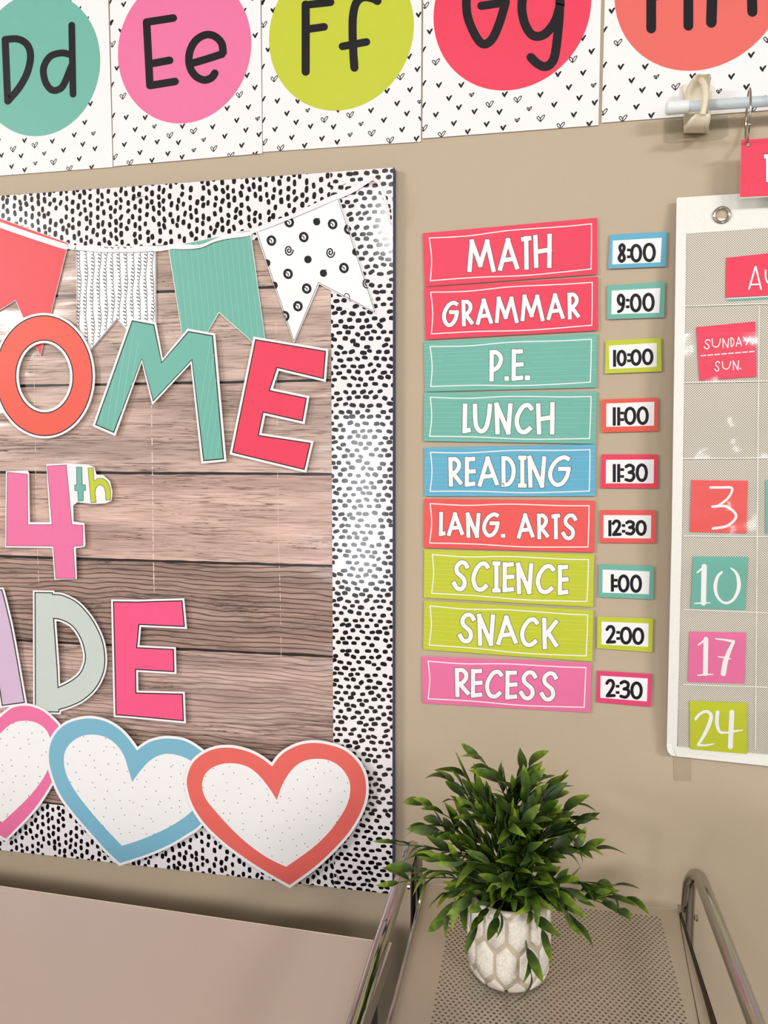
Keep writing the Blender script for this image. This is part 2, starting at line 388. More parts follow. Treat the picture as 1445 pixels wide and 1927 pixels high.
D = {
 '0': [('O', (.5, 0), (.86, .14), (1, .5), (.86, .86), (.5, 1), (.14, .86), (0, .5), (.14, .14))],
 '1': [('L', (.5, 0), (.5, 1))],
 '2': [('C', (0, .18), (.3, 0), (.75, .04), (.9, .3), (.6, .62), (.05, 1)), ('L', (.05, 1), (1, .98))],
 '3': [('C', (.02, .1), (.45, 0), (.9, .12), (.86, .36), (.4, .47)), ('C', (.4, .47), (.88, .52), (1, .76), (.62, .98), (0, .92))],
 '8': [('O', (.55, 0), (.88, .14), (.75, .36), (.3, .58), (.02, .82), (.4, 1), (.9, .86), (.75, .6), (.3, .38), (.16, .14))],
 '9': [('O', (.55, 0), (.95, .2), (.85, .48), (.4, .56), (.05, .35), (.15, .08)), ('C', (.95, .2), (.9, .6), (.6, .9), (.1, 1))],
}
def glyph(strokes, box, w, grow=0, cap='square'):
    x0, x1, y0, y1 = box; out = []; ix = min(w / 2, (x1 - x0) / 2); iy = min(w / 2, (y1 - y0) / 2)
    X = lambda p: (x0 + ix + p[0] * (x1 - x0 - 2 * ix), y0 + iy + p[1] * (y1 - y0 - 2 * iy))
    for s_ in strokes:
        pts = [X(p) for p in s_[1:]]
        if s_[0] == 'L': out += stroke(pts, w + 2 * grow, cap)
        elif s_[0] == 'C': out += stroke(smooth(pts, 6), w + 2 * grow, 'butt' if cap == 'square' else cap, ext=(w * .35 + grow) if cap == 'square' else 0)
        else: out += stroke(smooth(pts, 5, True), w + 2 * grow, closed=True)
    return out

# ================================================================== THE ROOM
b = MB(); b.box((-5, 0, 0), (3.4, .12, 2.8), M_wall)
link('wall_back', b, kind='structure')
b = MB(); b.box((-5, -5, -.1), (3.4, 0, 0), M_floor)
link('floor', b, kind='structure')
b = MB(); b.box((-5, -5, 2.8), (3.4, .12, 2.9), M_ceil)
link('ceiling', b, kind='structure')
b = MB(); b.box((-5, -.012, 0), (3.4, 0, .1), M_desk_dark)
link('baseboard_back', b, kind='structure')

# ================================================================== ALPHABET CARDS
FBL = at(494.5, 286); FBR = at(792, 266.5); DBR = at(212.5, 314.5); EBL = at(213, 313)
def hp(x, y, ox): return (x / Z + ox, y / Z)
HEARTS = []
for x, y, t in [(45,138,'o'),(70,272,'s'),(38,365,'s'),(103,432,'o'),(120,551,'s'),(172,619,'s'),(285,602,'d'),(222,667,'s'),(300,689,'s'),(375,653,'o'),
  (107,705,'s'),(198,750,'s'),(425,692,'s'),(515,628,'o'),(47,776,'o'),(138,808,'o'),(268,793,'s'),(362,755,'s'),(445,774,'s'),(515,735,'d'),(574,676,'d'),
  (628,603,'s'),(632,727,'o'),(698,655,'s'),(732,765,'o'),(770,565,'s'),(715,497,'s'),(788,421,'o'),(823,620,'s'),(797,707,'s'),(840,490,'s'),(880,379,'s'),
  (893,555,'d'),(875,755,'s'),(887,83,'s'),(835,310,'s'),(42,655,'s'),(42,540,'s'),(232,551,'s'),(40,15,'s'),(450,600,'s'),(101,62,'s'),(900,645,'s')]:
    p = at(x / Z + 480, y / Z); HEARTS.append((p.x - FBL.x, p.z - FBL.z, t))
for x, y, t in [(523,42,'s'),(567,95,'d'),(523,158,'s'),(480,-20,'o'),(578,-30,'s'),(545,-90,'s'),(590,-120,'o'),(500,-140,'d')]:
    p = at(x / Z, y / Z); HEARTS.append((p.x - DBR.x + (FBR.x - FBL.x), p.z - DBR.z, t))
for x, y, t in [(670,27,'s'),(598,125,'s'),(595,12,'s'),(655,168,'s'),(640,-60,'o'),(700,-80,'s'),(610,-110,'s')]:
    p = at(x / Z, y / Z); HEARTS.append((p.x - EBL.x, p.z - EBL.z, t))
def heart_polys(cx, cz, t, k=.00028):
    T = lambda pts: [(cx + x * k, cz - y * k) for x, y in pts]
    if t == 's':
        return [T([(1, 13), (-6, 5), (-12, -5), (-10, -11), (-4, -9), (0, 0)]), T([(1, 13), (-1, 0), (5, -10), (12, -14), (15, -10), (9, -1)])]
    q = 1 if t == 'o' else .62
    a = smooth([(0, 11 * q), (-11 * q, 1), (-15 * q, -7 * q), (-8 * q, -11 * q), (-1, 0)], 3, True)
    c = smooth([(0, 11 * q), (0, 0), (8 * q, -12 * q), (17 * q, -14 * q), (13 * q, -3 * q)], 3, True)
    return [T(pp) for l in (a, c) for pp in stroke(l, 3.6, closed=True)]
RAD = (at(779, 50).x - at(507, 75).x) / 2
SW = 14.4
LET = {
 'D': [stroke(cv([(28,215),(42,550)], 0,0,Z), 13.5), stroke(cv(smooth([(28,215),(95,212),(145,240),(166,300),(150,390),(105,475),(42,550)]),0,0,Z), 13.5),
       stroke(cv([(390,137),(397,512)],0,0,Z),12.8), stroke(cv(smooth([(392,300),(335,288),(272,308),(237,370),(245,440),(275,485),(310,490),(345,462),(388,360)]),0,0,Z),13)],
 'E': [stroke(cv([(797,120),(815,465)],0,0,Z),SW), stroke(cv([(797,120),(942,98)],0,0,Z),SW), stroke(cv([(812,348),(922,328)],0,0,Z),SW), stroke(cv([(815,465),(952,443)],0,0,Z),SW),
       stroke(cv(smooth([(1042,345),(1120,322),(1213,292)],4)+smooth([(1213,292),(1205,235),(1165,196),(1115,190),(1060,225),(1030,290),(1032,360),(1062,412),(1110,435),(1150,422),(1168,398)]),0,0,Z),SW)],
 'F': [stroke(cv([(275,25),(275,390)],480,0,Z),15.5), stroke(cv([(275,27),(410,12)],480,0,Z),14.5), stroke(cv([(275,160),(375,146)],480,0,Z),14.5),
       stroke(cv(smooth([(665,5),(640,-8),(590,-15),(552,12),(533,80),(530,180),(535,300),(540,368)]),480,0,Z),15.5), stroke(cv([(475,252),(605,228)],480,0,Z),14.5)],
 'G': [stroke(cv(smooth([(1345,-95),(1290,-150),(1200,-120),(1155,-30),(1150,50),(1165,120),(1205,205),(1245,240),(1290,210),(1330,120),(1362,12)]),480,0,Z),16.5), stroke(cv([(1230,32),(1362,12)],480,0,Z),15.5),
       stroke(cv(smooth([(318,-30),(230,-90),(135,-60),(107,20),(117,110),(150,178),(190,198),(240,178),(290,110),(316,20)]),945,0,Z),17), stroke(cv(smooth([(318,-110),(314,0),(307,130),(288,290),(265,345),(230,362),(190,345),(156,312)]),945,0,Z),17)],
 'H': [stroke(cv([(810,-190),(810,155)],945,0,Z),18.5), stroke(cv([(1012,-230),(1012,140)],945,0,Z),18.5), stroke(cv([(810,-20),(1012,-50)],945,0,Z),18),
       stroke(cv([(1150,-330),(1137,122)],945,0,Z),20), stroke(cv(smooth([(1145,-40),(1200,-100),(1290,-130),(1350,-60),(1360,64)]),945,0,Z),19)],
}
cards = [  # key, bottom-left px, bottom-right px, circle colour, circle centre anchor, label
 ('D', (-72, 336), (212, 314.5), 'teal', None, 'white heart-print alphabet card with a teal circle and the letters Dd'),
 ('E', (213.5, 313), (493.5, 288.5), 'pink', None, 'white heart-print alphabet card with a pink circle and the letters Ee'),
 ('F', (494.5, 286), (792, 266.5), 'lime', None, 'white heart-print alphabet card with a lime green circle and the letters Ff'),
 ('G', (794.5, 260.5), (1126, 235.5), 'red', None, 'white heart-print alphabet card with a raspberry red circle and the letters Gg'),
 ('H', (1132, 231), (1462, 206), 'coral2', None, 'white heart-print alphabet card with a coral circle behind the curtain rod hook')]
CX = {'D': at(190, 115).x - RAD, 'E': (at(222, 98).x + at(475, 86).x) / 2, 'F': (at(507, 75).x + at(779, 50).x) / 2, 'G': at(816, 40).x + RAD, 'H': at(1310, 134).x}
CB = {'D': (75, 257), 'E': (350, 233), 'F': (627, 210), 'G': (972, 170), 'H': (1310, 134)}
for n_, (k, bl, br, col, _, lab) in enumerate(cards):
    d = .0016 + .0002 * (n_ % 2)
    A, B = at(*bl, d), at(*br, d); top = 1.7505 + .276
    if k == 'E': pass
    up = Vector((0, 0, 1)); A2 = Vector((A.x + .001, A.y, A.z + .274)); B2 = Vector((B.x, B.y, B.z + .274))
    t = Thing('alphabet_card', ((A.x + B.x) / 2, 0, A.z), lab, 'card', 'alphabet cards along the top of the wall')
    m = MB(); m.sheet([[A, B, B2, A2]], .0005, M_paper, M_paper); t.part('card_sheet', m)
    pl = planes_of([(A.x, A.z), (B.x, B.z), (B2.x, B2.z), (A2.x, A2.z)])
    m = MB()
    for hx, hz, ty in HEARTS:
        for pp in heart_polys(A.x + hx, A.z + hz, ty):
            pp = clip(pp, pl)
            if pp: m.e += 1; m.flat([Vector((x, -d - .0001 - (m.e % 8) * 4e-6, z)) for x, z in pp], M_ink)
    t.part('heart_print', m, kind='stuff')
    cz = at(*CB[k]).z + RAD
    m = MB(); m.flat([Vector((CX[k] + x, -d - .0002, cz + y)) for x, y in ellipse(0, 0, RAD, RAD, 72)], CM[col]); t.part('colour_circle', m)
    cut = {'D': 2, 'E': 4, 'F': 3, 'G': 2, 'H': 3}[k]
    for grp in (LET[k][:cut], LET[k][cut:]):
        m = MB()
        for st in grp: m.print_px(st, d + .0003, M_ink)
        t.part('printed_letter', m)

# ================================================================== BULLETIN BOARD
BX0, BX1, BZ0, BZ1 = -.96, at(739, 1000, .012).x, at(733, 1681, .012).z, at(741, 316, .012).z
board = Thing('bulletin_board', ((BX0 + BX1) / 2, 0, BZ0), 'bulletin board with navy edge, black-dashed white border and wood-plank print behind the letters', 'bulletin board')
m = MB(); m.box((BX0, -.0118, BZ0 - .001), (BX1 + .0014, -.0005, BZ1 + .0006), M_navy); board.part('backing_panel', m)
SWD = BX1 - at(625, 900, .012).x
wx0, wx1, wz0, wz1 = BX0 + .07, BX1 - SWD + .006, BZ0 + .04, BZ1 - .06
def rect(mb, x0, x1, z0, z1, d, th, mm): mb.box((x0, -d - th, z0), (x1, -d, z1), mm)
m = MB(); rect(m, wx0, wx1, wz0, wz1, .0118, .0004, mat('black_plank_gap_print', (34, 30, 32), .24, .5))
back = board.part('plank_print_sheet', m)
WM = [wood_mat('printed_plank_%s' % n, i * 2.3 + 1, base, dk, s_) for i, (n, base, dk, s_) in enumerate([
    ('buff', (200, 178, 164), (92, 74, 66), .0), ('pale', (212, 190, 178), (96, 80, 72), .05), ('oat', (212, 188, 176), (92, 72, 66), .1),
    ('rose', (218, 188, 176), (98, 74, 66), .15), ('knotty', (178, 152, 140), (58, 44, 40), .8), ('tan', (204, 178, 168), (84, 64, 58), .25), ('grainy', (182, 156, 144), (60, 46, 42), .6)])]
seam_px = [(300, 460 - 90), (300, 546.5), (300, 719), (300, 888), (300, 1053.5), (300, 1216.5), (300, 1372), (300, 1530)]
zs = [at(x, y, .0124).z for x, y in seam_px]
for i in range(7):
    hi, lo = (min(zs[i], wz1) - (.0036 if i else 0)), max(zs[i + 1], wz0)
    if i == 5: lo -= .0035
    rnd = random.Random(i); m = MB()
    # slightly wavy printed plank edges
    n = 40; top = [(wx0 + (wx1 - wx0) * k / n, hi + rnd.uniform(-.0005, .0005)) for k in range(n + 1)]
    bot = [(wx0 + (wx1 - wx0) * k / n, lo + rnd.uniform(-.0004, .0004)) for k in range(n + 1)]
    m.sheet([[Vector((x, -.0124, z)) for x, z in top + bot[::-1]]], .0001, WM[i], WM[i])
    board.part('printed_plank', m, parent=back)
# worn white fold lines of the printed sheet
rnd = random.Random(4); m = MB()
M_crease = mat('worn_fold_white', (226, 208, 200), .5, .3)
for pts, w in ([(64, 600), (64, 700), (67, 860), (68, 960), (73, 1100)], 1.0), ([(285, 760), (287, 900), (288, 1000), (290, 1115)], 1.5), ([(519, 560), (522, 860), (524, 1010), (527, 1110), (529, 1240)], .8), ([(0, 862), (70, 863), (150, 861)], .6):
    pp = smooth(pts, 24); m = MB()
    for a, c in zip(pp, pp[1:]):
        if rnd.random() < .72: m.print_px(stroke([a, c], w * rnd.uniform(.35, 1.3), 'butt'), .01262, M_crease)
    board.part('fold_crease', m, parent=back, kind='stuff')
def dashes(x0, x1, z0, z1, d, upright, seed):
    rnd = random.Random(seed); m = MB(); pl = planes_of([(x0, z0), (x1, z0), (x1, z1), (x0, z1)])
    px, pz = (.0090, .0116) if upright else (.0116, .0083)
    nx, nz = int((x1 - x0) / px) + 2, int((z1 - z0) / pz) + 2
    for i in range(nx):
        for j in range(nz):
            if rnd.random() < .04: continue
            if upright: cx, cz = x0 + i * px, z0 + (j + .5 * (i % 2)) * pz
            else: cx, cz = x0 + (i + .5 * (j % 2)) * px, z0 + j * pz
            cx += rnd.uniform(-.0021, .0021); cz += rnd.uniform(-.0019, .0019)
            a, bb = rnd.uniform(.0034, .0047), rnd.uniform(.0024, .0031)
            rot = rnd.gauss(0, .22) + (math.pi / 2 if upright else 0)
            pts = []
            for k in range(12):
                th = 2 * math.pi * k / 12; c, s_ = math.cos(th), math.sin(th)
                x = a * math.copysign(abs(c) ** .75, c); y = bb * math.copysign(abs(s_) ** .75, s_) * (1.12 if s_ > 0 else .85)
                pts.append((cx + x * math.cos(rot) - y * math.sin(rot), cz + x * math.sin(rot) + y * math.cos(rot)))
            pp = clip(pts, pl)
            if pp: m.e += 1; m.flat([Vector((x, -d - (m.e % 5) * 4e-6, z)) for x, z in pp], M_ink2)
    return m
xs = BX1 - SWD
for nm, (x0, x1, z0, z1, d, upr, sd) in enumerate([(BX0, xs + .009, BZ1 - .079, BZ1, .0126, True, 1), (BX0, xs + .004, BZ0, BZ0 + .079, .0126, True, 2),
        (BX0, BX0 + .08, BZ0 + .079, BZ1 - .079, .0126, False, 5), (xs, BX1, BZ0, BZ1, .0131, False, 3)]):
    m = MB()
    if nm == 3:   # right strip follows the slightly uneven cut
        rect(m, x0, x1, z0, z1, d, .0003, M_border)
    else: rect(m, x0, x1, z0, z1, d, .0003, M_border)
    strip = board.part('border_strip', m)
    board.part('dash_print', dashes(x0, x1, z0, z1, d + .00036, upr, sd), parent=strip, kind='stuff')
for (x, y, a) in [(261, 371, -.1), (643, 350, -.45), (635, 1652, 1.4), (691, 1659, -.6), (705, 335, -.4)]:
    p = at(x, y, .0136); m = MB(); dx, dz = .0055 * math.cos(a), -.0055 * math.sin(a)
    m.tube([(p.x - dx, -.0134, p.z - dz), (p.x - dx, -.0142, p.z - dz), (p.x + dx, -.0142, p.z + dz), (p.x + dx, -.0134, p.z + dz)], .00028, M_staple, 6)
    board.part('staple', m)

# ================================================================== BANNER
def pennant(name, poly, col, lab, d, rim=M_paper, inner=2.2):
    xs_ = [p[0] for p in poly]; ys_ = [p[1] for p in poly]
    lo = at(sum(xs_) / len(xs_), max(ys_), 0)
    t = Thing(name, (lo.x, 0, lo.z), lab, 'pennant', 'pennants of the ribbon garland')
    m = MB(); m.plate([poly], d - .0004, d, rim); sh = t.part('pennant_sheet', m)
    m = MB(); m.plate([offset(poly, -inner)], d, d + .00008, col); t.part('colour_print', m)
    return t
pr = [(-62, 388), (129, 457), (76, 671), (29, 566), (-78, 632)]
t = pennant('banner_pennant', pr, CM['pennant'], 'plain red swallow-tailed paper pennant at the left end of the garland', .0148, inner=1.0)
pL = [(143, 462), (293.5, 463), (294.5, 690), (220, 602), (146, 689)]
t = pennant('banner_pennant', pL, M_white, 'white paper pennant printed with columns of small handwritten loops', .0146, inner=1)
m = MB()
m.print_px(stroke([(144.5, 463), (147.5, 686)], .8, 'butt') + stroke([(147.5, 686), (220, 600)], .8, 'butt') + stroke([(220, 600), (293, 687)], .8, 'butt') + stroke([(293, 687), (292, 464)], .8, 'butt'), .0148, M_thin)
t.part('outline_print', m)
rnd = random.Random(8); m = MB()
for i in range(12):
    xc = 144 + 4.5 + i * 12.55; end = 600 + abs(xc - 220) * 1.17 - 3; y = 463; pts = []
    tt = 0
    while y < end:
        r = 2.6 + .7 * math.sin(y * .11 + i * 1.7); 
        pts.append((xc + 1.5 * math.sin(y * .05 + i) + r * math.cos(tt), y + r * .9 * math.sin(tt + .5))); tt += .75; y += .80
    m.print_px(stroke(pts, .95, 'butt'), .0148, M_ink)
t.part('loop_print', m, kind='stuff')
pT = [(316, 464), (471, 431.5), (503, 668), (412, 589), (352, 692)]
t = pennant('banner_pennant', pT, CM['teal'], 'teal paper pennant with fine pale vertical pinstripes', .0148, inner=1.4)
m = MB(); pl = planes_of([(318, 465), (470, 433.5), (497, 655), (342, 640)])
for i in range(15):
    x = 322 + i * 11; m.print_px(stroke([(x, 430), (x + 27, 690)], .7, 'butt'), .01495, M_line['teal'], pl)
m2 = MB()
for f_, p in zip(m.f, m.m):
    c = sum((m.v[i] for i in f_), Vector()) / len(f_); m2.add([m.v[i] for i in f_], [list(range(len(f_)))], M_line['teal'])
# keep the stripes out of the cut notch
tri = [(412, 590), (352, 692), (503, 668)]
m = MB()
for i in range(15):
    x = 322 + i * 11
    for seg in [((x, 430), None)]:
        xe = x + 27 * (600 - 430) / 260
        yend = 589 + ((412 - xe) * 1.70 if xe < 412 else (xe - 412) * .87) - 2
        m.print_px(stroke([(x, 430), (x + 27 * (yend - 430) / 260, yend)], .7, 'butt'), .01495, M_line['teal'], pl)
t.part('pinstripe_print', m, kind='stuff')
pW = [(480, 434), (636, 366.5), (708, 590.5), (600.5, 535), (553, 646)]
t = pennant('banner_pennant', pW, M_white, 'white paper pennant with black scribbled swirl dots at the right end', .0150, inner=1)
m = MB(); inn = offset(pW, -2.6); m.print_px([q for i in range(5) if i for q in stroke([inn[i - 1], inn[i]], .9, 'butt')] + stroke([inn[4], inn[0]], .9, 'butt'), .01515, M_ink)
t.part('outline_print', m)
m = MB(); pl = planes_of([(481.5, 434.5), (635.5, 368), (708, 590), (700, 700), (570.4, 700)])
kx = lambda x, y: (x / Q + 380, y / Q + 300)
for x, y, ty in [(593,427,'r'),(780,425,'b'),(888,440,'r'),(472,552,'r'),(692,528,'r'),(590,617,'s'),(872,632,'s'),(720,680,'f'),(965,738,'r'),(585,778,'r'),(826,775,'b'),(712,878,'r'),(652,998,'r'),
                 (440,705,'f'),(490,857,'f'),(562,1065,'r'),(998,475,'r'),(1046,628,'f'),(1118,840,'s'),(983,940,'o')]:
    m = MB(); c = kx(x, y); r = {'r': 9.3, 'b': 6.8, 's': 9.8, 'f': 7.2, 'o': 7}[ty]
    pl2 = pl if ty != 'o' else planes_of([(600, 534), (707, 589), (690, 480), (600, 480)])
    if ty == 'f': m.print_px([ellipse(*c, r, r * 1.02, 14)], .0151, M_ink, pl2)
    elif ty == 'b': m.print_px([ellipse(*c, r, r, 12)], .0151, M_ink, pl2); m.print_px(stroke(smooth([(c[0] - 6, c[1] - 2), (c[0] - 3, c[1] - 6), (c[0] + 5, c[1] - 6)], 4), 2), .01515, M_ink, pl2)
    elif ty == 's':
        sp = [(c[0] + r * (1 - k / 22) * math.cos(k * .6) * .85, c[1] + r * (1 - k / 22) * math.sin(k * .6) * 1.1) for k in range(20)]; m.print_px(stroke(sp, 2.6), .0151, M_ink, pl2)
    elif ty == 'o': m.print_px(stroke(ellipse(*c, 5.5, 8, 16), 1.6, closed=True), .0151, M_ink, pl2)
    else:
        m.print_px(stroke(ellipse(c[0], c[1], r * .72, r * .82, 18, -.3), 4.8, closed=True), .0151, M_ink, pl2)
        m.print_px(stroke(smooth([(c[0] - 3.5, c[1] - 2), (c[0], c[1] - .5), (c[0] + .5, c[1] + 3)], 4), 1.8), .0151, M_ink, pl2)
    if m.f: t.part('swirl_dot', m)
# satin ribbon threaded through the pennants, one continuous strip
rb = [(-70, 397, .0152, 10), (0, 423, .0158, 10.5), (60, 444, .0162, 10.5), (119, 463, .0155, 10.5), (128, 464, .0142, 9.5), (142, 466, .0142, 9), (147, 466, .0156, 9.5), (190, 470, .016, 9), (220, 472, .0162, 5),
      (250, 470, .016, 9), (288, 468, .0156, 10), (300, 468, .0142, 9.5), (314, 466, .0142, 9), (324, 464, .0158, 9), (350, 464.5, .0162, 9), (378, 463, .0165, 6), (400, 454, .0165, 5), (425, 446, .0162, 8), (466, 440, .0156, 9),
      (473, 436, .0142, 8), (481, 433, .0142, 8), (487, 430.5, .0158, 9), (520, 418, .0162, 9), (555, 405, .0164, 6), (590, 389, .0162, 9), (628, 372, .0156, 10), (640, 368, .0146, 10), (662, 358, .0146, 10),
      (682, 346, .015, 9), (697, 337, .019, 8), (706, 338, .024, 6), (714, 348, .028, 5), (722, 368, .027, 5.5), (729, 395, .022, 6.5), (733, 420, .017, 4)]
rb = smooth(rb, 5); m = MB(); vs2 = []
for i, (x, y, d, w) in enumerate(rb):
    a = rb[max(i - 1, 0)]; c = rb[min(i + 1, len(rb) - 1)]; t_ = Vector((c[0] - a[0], c[1] - a[1])).normalized(); n = Vector((-t_.y, t_.x))
    vs2 += [at(x - n.x * w / 2, y - n.y * w / 2, d), at(x + n.x * w / 2, y + n.y * w / 2, d + .0004)]
loc = at(300, 470, 0)
m.add(vs2, [[2 * i, 2 * i + 1, 2 * i + 3, 2 * i + 2] for i in range(len(rb) - 1)], M_ribbon)
o = link('garland_ribbon', m, loc=loc, smooth=True, label='white satin ribbon threaded through the four pennants, its tail curling at the right', category='ribbon')

# ================================================================== CUT-OUT LETTERS
def cutout(name, polys, col, lab, d, margin=4, holes=(), sheet=None, line=2.0, cat='letter', lift=.0):
    "polys: colour outline(s) in px; white margin around, thin black line, colour on top"
    outer = polys[0]; lo = max(p[1] for p in outer); mid = (min(p[0] for p in outer) + max(p[0] for p in outer)) / 2
    t = Thing(name, at(mid, lo, 0), lab, cat, 'cut-out letters on the bulletin board' if cat == 'letter' else None)
    m = MB(); m.plate([sheet or offset(outer, margin)] + [offset(h, -margin * 1.1) for h in holes], d - .0005, d, M_paper)
    t.part('letter_sheet', m)
    if line:
        m = MB(); m.plate([outer] + list(holes), d, d + .00006, M_ink); t.part('outline_print', m)
    m = MB(); m.plate([offset(outer, -line)] + [offset(h, line) for h in holes], d, d + .00012, col); t.part('colour_print', m)
    m = MB(); return t
def pads(t, pts, d):
    for x, y in pts:
        p = at(x, y, d); m = MB(); m.box((p.x - .006, -d, p.z - .006), (p.x + .006, -.0133, p.z + .006), M_paper); t.part('tape_pad', m)
DL = .0185
O = ellipse(83, 707, 91.5, 114, 56, -.03); Oi = ellipse(83.5, 708.5, 53, 67.5, 44, -.02)
t = cutout('cutout_letter', [O], CM['orange'], 'orange-red cut-out letter O at the left, overlapping the red pennant', DL, 4.2, [Oi]); pads(t, [(83, 612), (83, 800)], DL - .0005)
Mo = cv([(897,82),(1048,110),(1100,365),(1280,155)], 0, 580, Q) + [(400.8, 631), (421.5, 864.4), (382.5, 868), (360.7, 678.3), (288, 755.8), (267, 675.5), (214.5, 815), (179, 799.5)]
t = cutout('cutout_letter', [Mo], CM['teal'], 'teal pinstriped cut-out letter M between the O and the red E', DL, 4.2); pads(t, [(275, 640), (395, 700)], DL - .0005)
m = MB(); pA = planes_of([(250, 606), (268, 675), (214, 812), (181, 799)]); pB = planes_of([(366, 640), (400, 634), (419, 860), (384, 865)])
pC = planes_of([(265, 606), (289, 613), (303, 684), (288, 752), (268, 672)])
for i in range(9):
    x = 185 + i * 12; m.print_px(stroke([(x + 33, 600), (x, 830)], .7, 'butt'), DL + .00016, M_line['teal'], pA)
    x = 366 + i * 11; m.print_px(stroke([(x + 33, 620), (x - 5, 870)], .7, 'butt'), DL + .00016, M_line['teal'], pB)
t.part('pinstripe_print', m, kind='stuff')
Ee = cv([(362,138),(843,218),(828,410),(512,335),(462,485),(713,537),(685,698),(418,638),(387,790),(740,843),(697,1028),(205,910)], 380, 600, Q)
t = cutout('cutout_letter', [Ee], CM['red'], 'raspberry red cut-out letter E tilted at the end of the upper word', DL, 4.2); pads(t, [(500, 700), (470, 820)], DL - .0005)
four = cv([(48,102),(188,115),(190,458),(352,458),(320,60),(452,52),(490,458),(565,463),(565,605),(500,610),(513,827),(378,828),(362,608),(42,605)], 0, 860, Q)
fsh = cv([(40,97),(185,92),(197,108),(203,443),(338,443),(315,50),(450,42),(600,52),(642,70),(655,120),(700,122),(748,165),(764,240),(757,298),(720,315),(640,320),(525,308),(497,330),(500,438),(573,450),(580,598),(570,612),(515,620),(522,830),(370,834),(355,620),(36,614)], 0, 860, Q)
t = cutout('cutout_numeral', [four], CM['pink'], 'pink cut-out numeral 4 with small teal and lime letters th beside it', DL, sheet=fsh, line=.8, cat='numeral'); pads(t, [(30, 1000), (115, 920), (125, 1060)], DL - .0005)
for nm_, pts, c in (('t', [(518,66),(558,68),(560,187),(581,187),(583,228),(567,230),(567,300),(530,302),(526,232),(506,228),(506,190),(520,187)], 'teal'),
                    ('h', [(596,73),(636,73),(640,162),(665,143),(700,143),(730,165),(748,200),(754,240),(752,295),(718,295),(715,240),(705,205),(685,190),(665,195),(652,215),(648,240),(655,312),(617,312)], 'lime')):
    q = cv(pts, 0, 860, Q); m = MB(); m.plate([q], DL, DL + .00008, M_ink); m.plate([offset(q, -.9)], DL + .00002, DL + .00014, CM[c]); t.part('small_letter_' + nm_, m)
Al = cv([(-120,80),(14,68),(32,130),(75,310),(100,440),(135,640),(170,840),(12,862),(-12,700),(-190,706),(-215,850),(-370,850),(-330,640),(-200,200)], 0, 1090, Q)
Ah = cv([(-95,300),(-50,560),(-160,565)], 0, 1090, Q)
t = cutout('cutout_letter', [Al], CM['lilac'], 'pale lilac cut-out letter A cut off by the left edge of the photo', DL, 3.5, [Ah]); pads(t, [(25, 1240)], DL - .0005)
Dp = cv([(235,87),(358,89)] + smooth([(360,100),(430,108),(530,160),(620,260),(680,370),(708,460),(716,560),(700,650),(650,745),(570,820),(480,865),(405,888)], 4) + [(402,907),(330,905),(237,905)], 0, 1090, Q)
Dh = cv(smooth([(368,270),(420,280),(490,320),(545,400),(575,500),(572,570),(540,640),(480,690),(397,732)], 4) + [(392,610)], 0, 1090, Q)
t = cutout('cutout_letter', [Dp], CM['mint'], 'pale grey-green cut-out letter D above the pink and blue hearts', DL, 3.2, [Dh]); pads(t, [(82, 1200)], DL - .0005)
Ep = cv([(768,150),(930,152),(1240,143),(1257,325),(947,311),(933,462),(1182,474),(1186,632),(925,617),(927,770),(1243,778),(1250,966),(920,935),(785,925)], 0, 1090, Q)
t = cutout('cutout_letter', [Ep], CM['hot'], 'bright pink cut-out letter E ending the word above the hearts', DL, 3.6); pads(t, [(235, 1200), (245, 1320)], DL - .0005)
# hearts
def heart(outer, inner, col, lab, d, seed, margin=5):
    t = Thing('paper_heart', at(sum(p[0] for p in outer) / len(outer), max(p[1] for p in outer), 0), lab, 'heart', 'paper hearts along the bottom of the board')
    m = MB(); m.plate([offset(outer, margin)], d - .0005, d, M_paper); t.part('heart_sheet', m)
    m = MB(); m.plate([outer, inner], d, d + .0001, CM[col]); t.part('colour_rim', m)
    rnd = random.Random(seed); m = MB()
    x0, x1 = min(p[0] for p in inner), max(p[0] for p in inner); y0, y1 = min(p[1] for p in inner), max(p[1] for p in inner)
    def inside(x, y):
        c = False
        for i in range(len(inner)):
            (xa, ya), (xb, yb) = inner[i - 1], inner[i]
            if (ya > y) != (yb > y) and x < (xb - xa) * (y - ya) / (yb - ya) + xa: c = not c
        return c
    y = y0
    while y < y1:
        x = x0 + rnd.uniform(0, 12)
        while x < x1:
            px, py = x + rnd.uniform(-7, 7), y + rnd.uniform(-8, 8)
            if inside(px, py): m.print_px([ellipse(px, py, .95, .95, 8)], d + .0001, M_ink)
            x += 24
        y += 17
    t.part('speckle_print', m, kind='stuff')
    return t
hs = lambda pts, ox, oy, s_: smooth(cv(pts, ox, oy, s_), 4, True)
ki = 400 / 1445; kI = 1 / ki
def H2(left, right, ox, oy, s_):
    # two open smooth halves so that the notch and the tip stay sharp
    return smooth(cv(left, ox, oy, s_), 4)[:-1] + smooth(cv(right, ox, oy, s_), 4)[:-1]
po = H2([(-90,300),(-40,190),(60,95),(130,68),(200,68),(280,95),(350,150),(405,215),(435,320),(420,450),(350,590),(230,770),(40,970)], [(40,970),(-150,850),(-330,690),(-440,500),(-430,320),(-330,200),(-200,200),(-90,300)], 0, 1310, kI)
pi_ = H2([(-120,430),(-60,320),(0,255),(60,200),(110,175),(170,167),(240,178),(300,215),(335,270),(350,350),(325,500),(210,670),(16,857)], [(16,857),(-150,760),(-290,610),(-350,470),(-330,350),(-250,300),(-170,340),(-120,430)], 0, 1310, kI)
t = heart(po, pi_, 'pink', 'pink-rimmed white paper heart at the lower left, partly out of the photo', .0200, 3, 4.5); pads(t, [(30, 1400)], .0195)
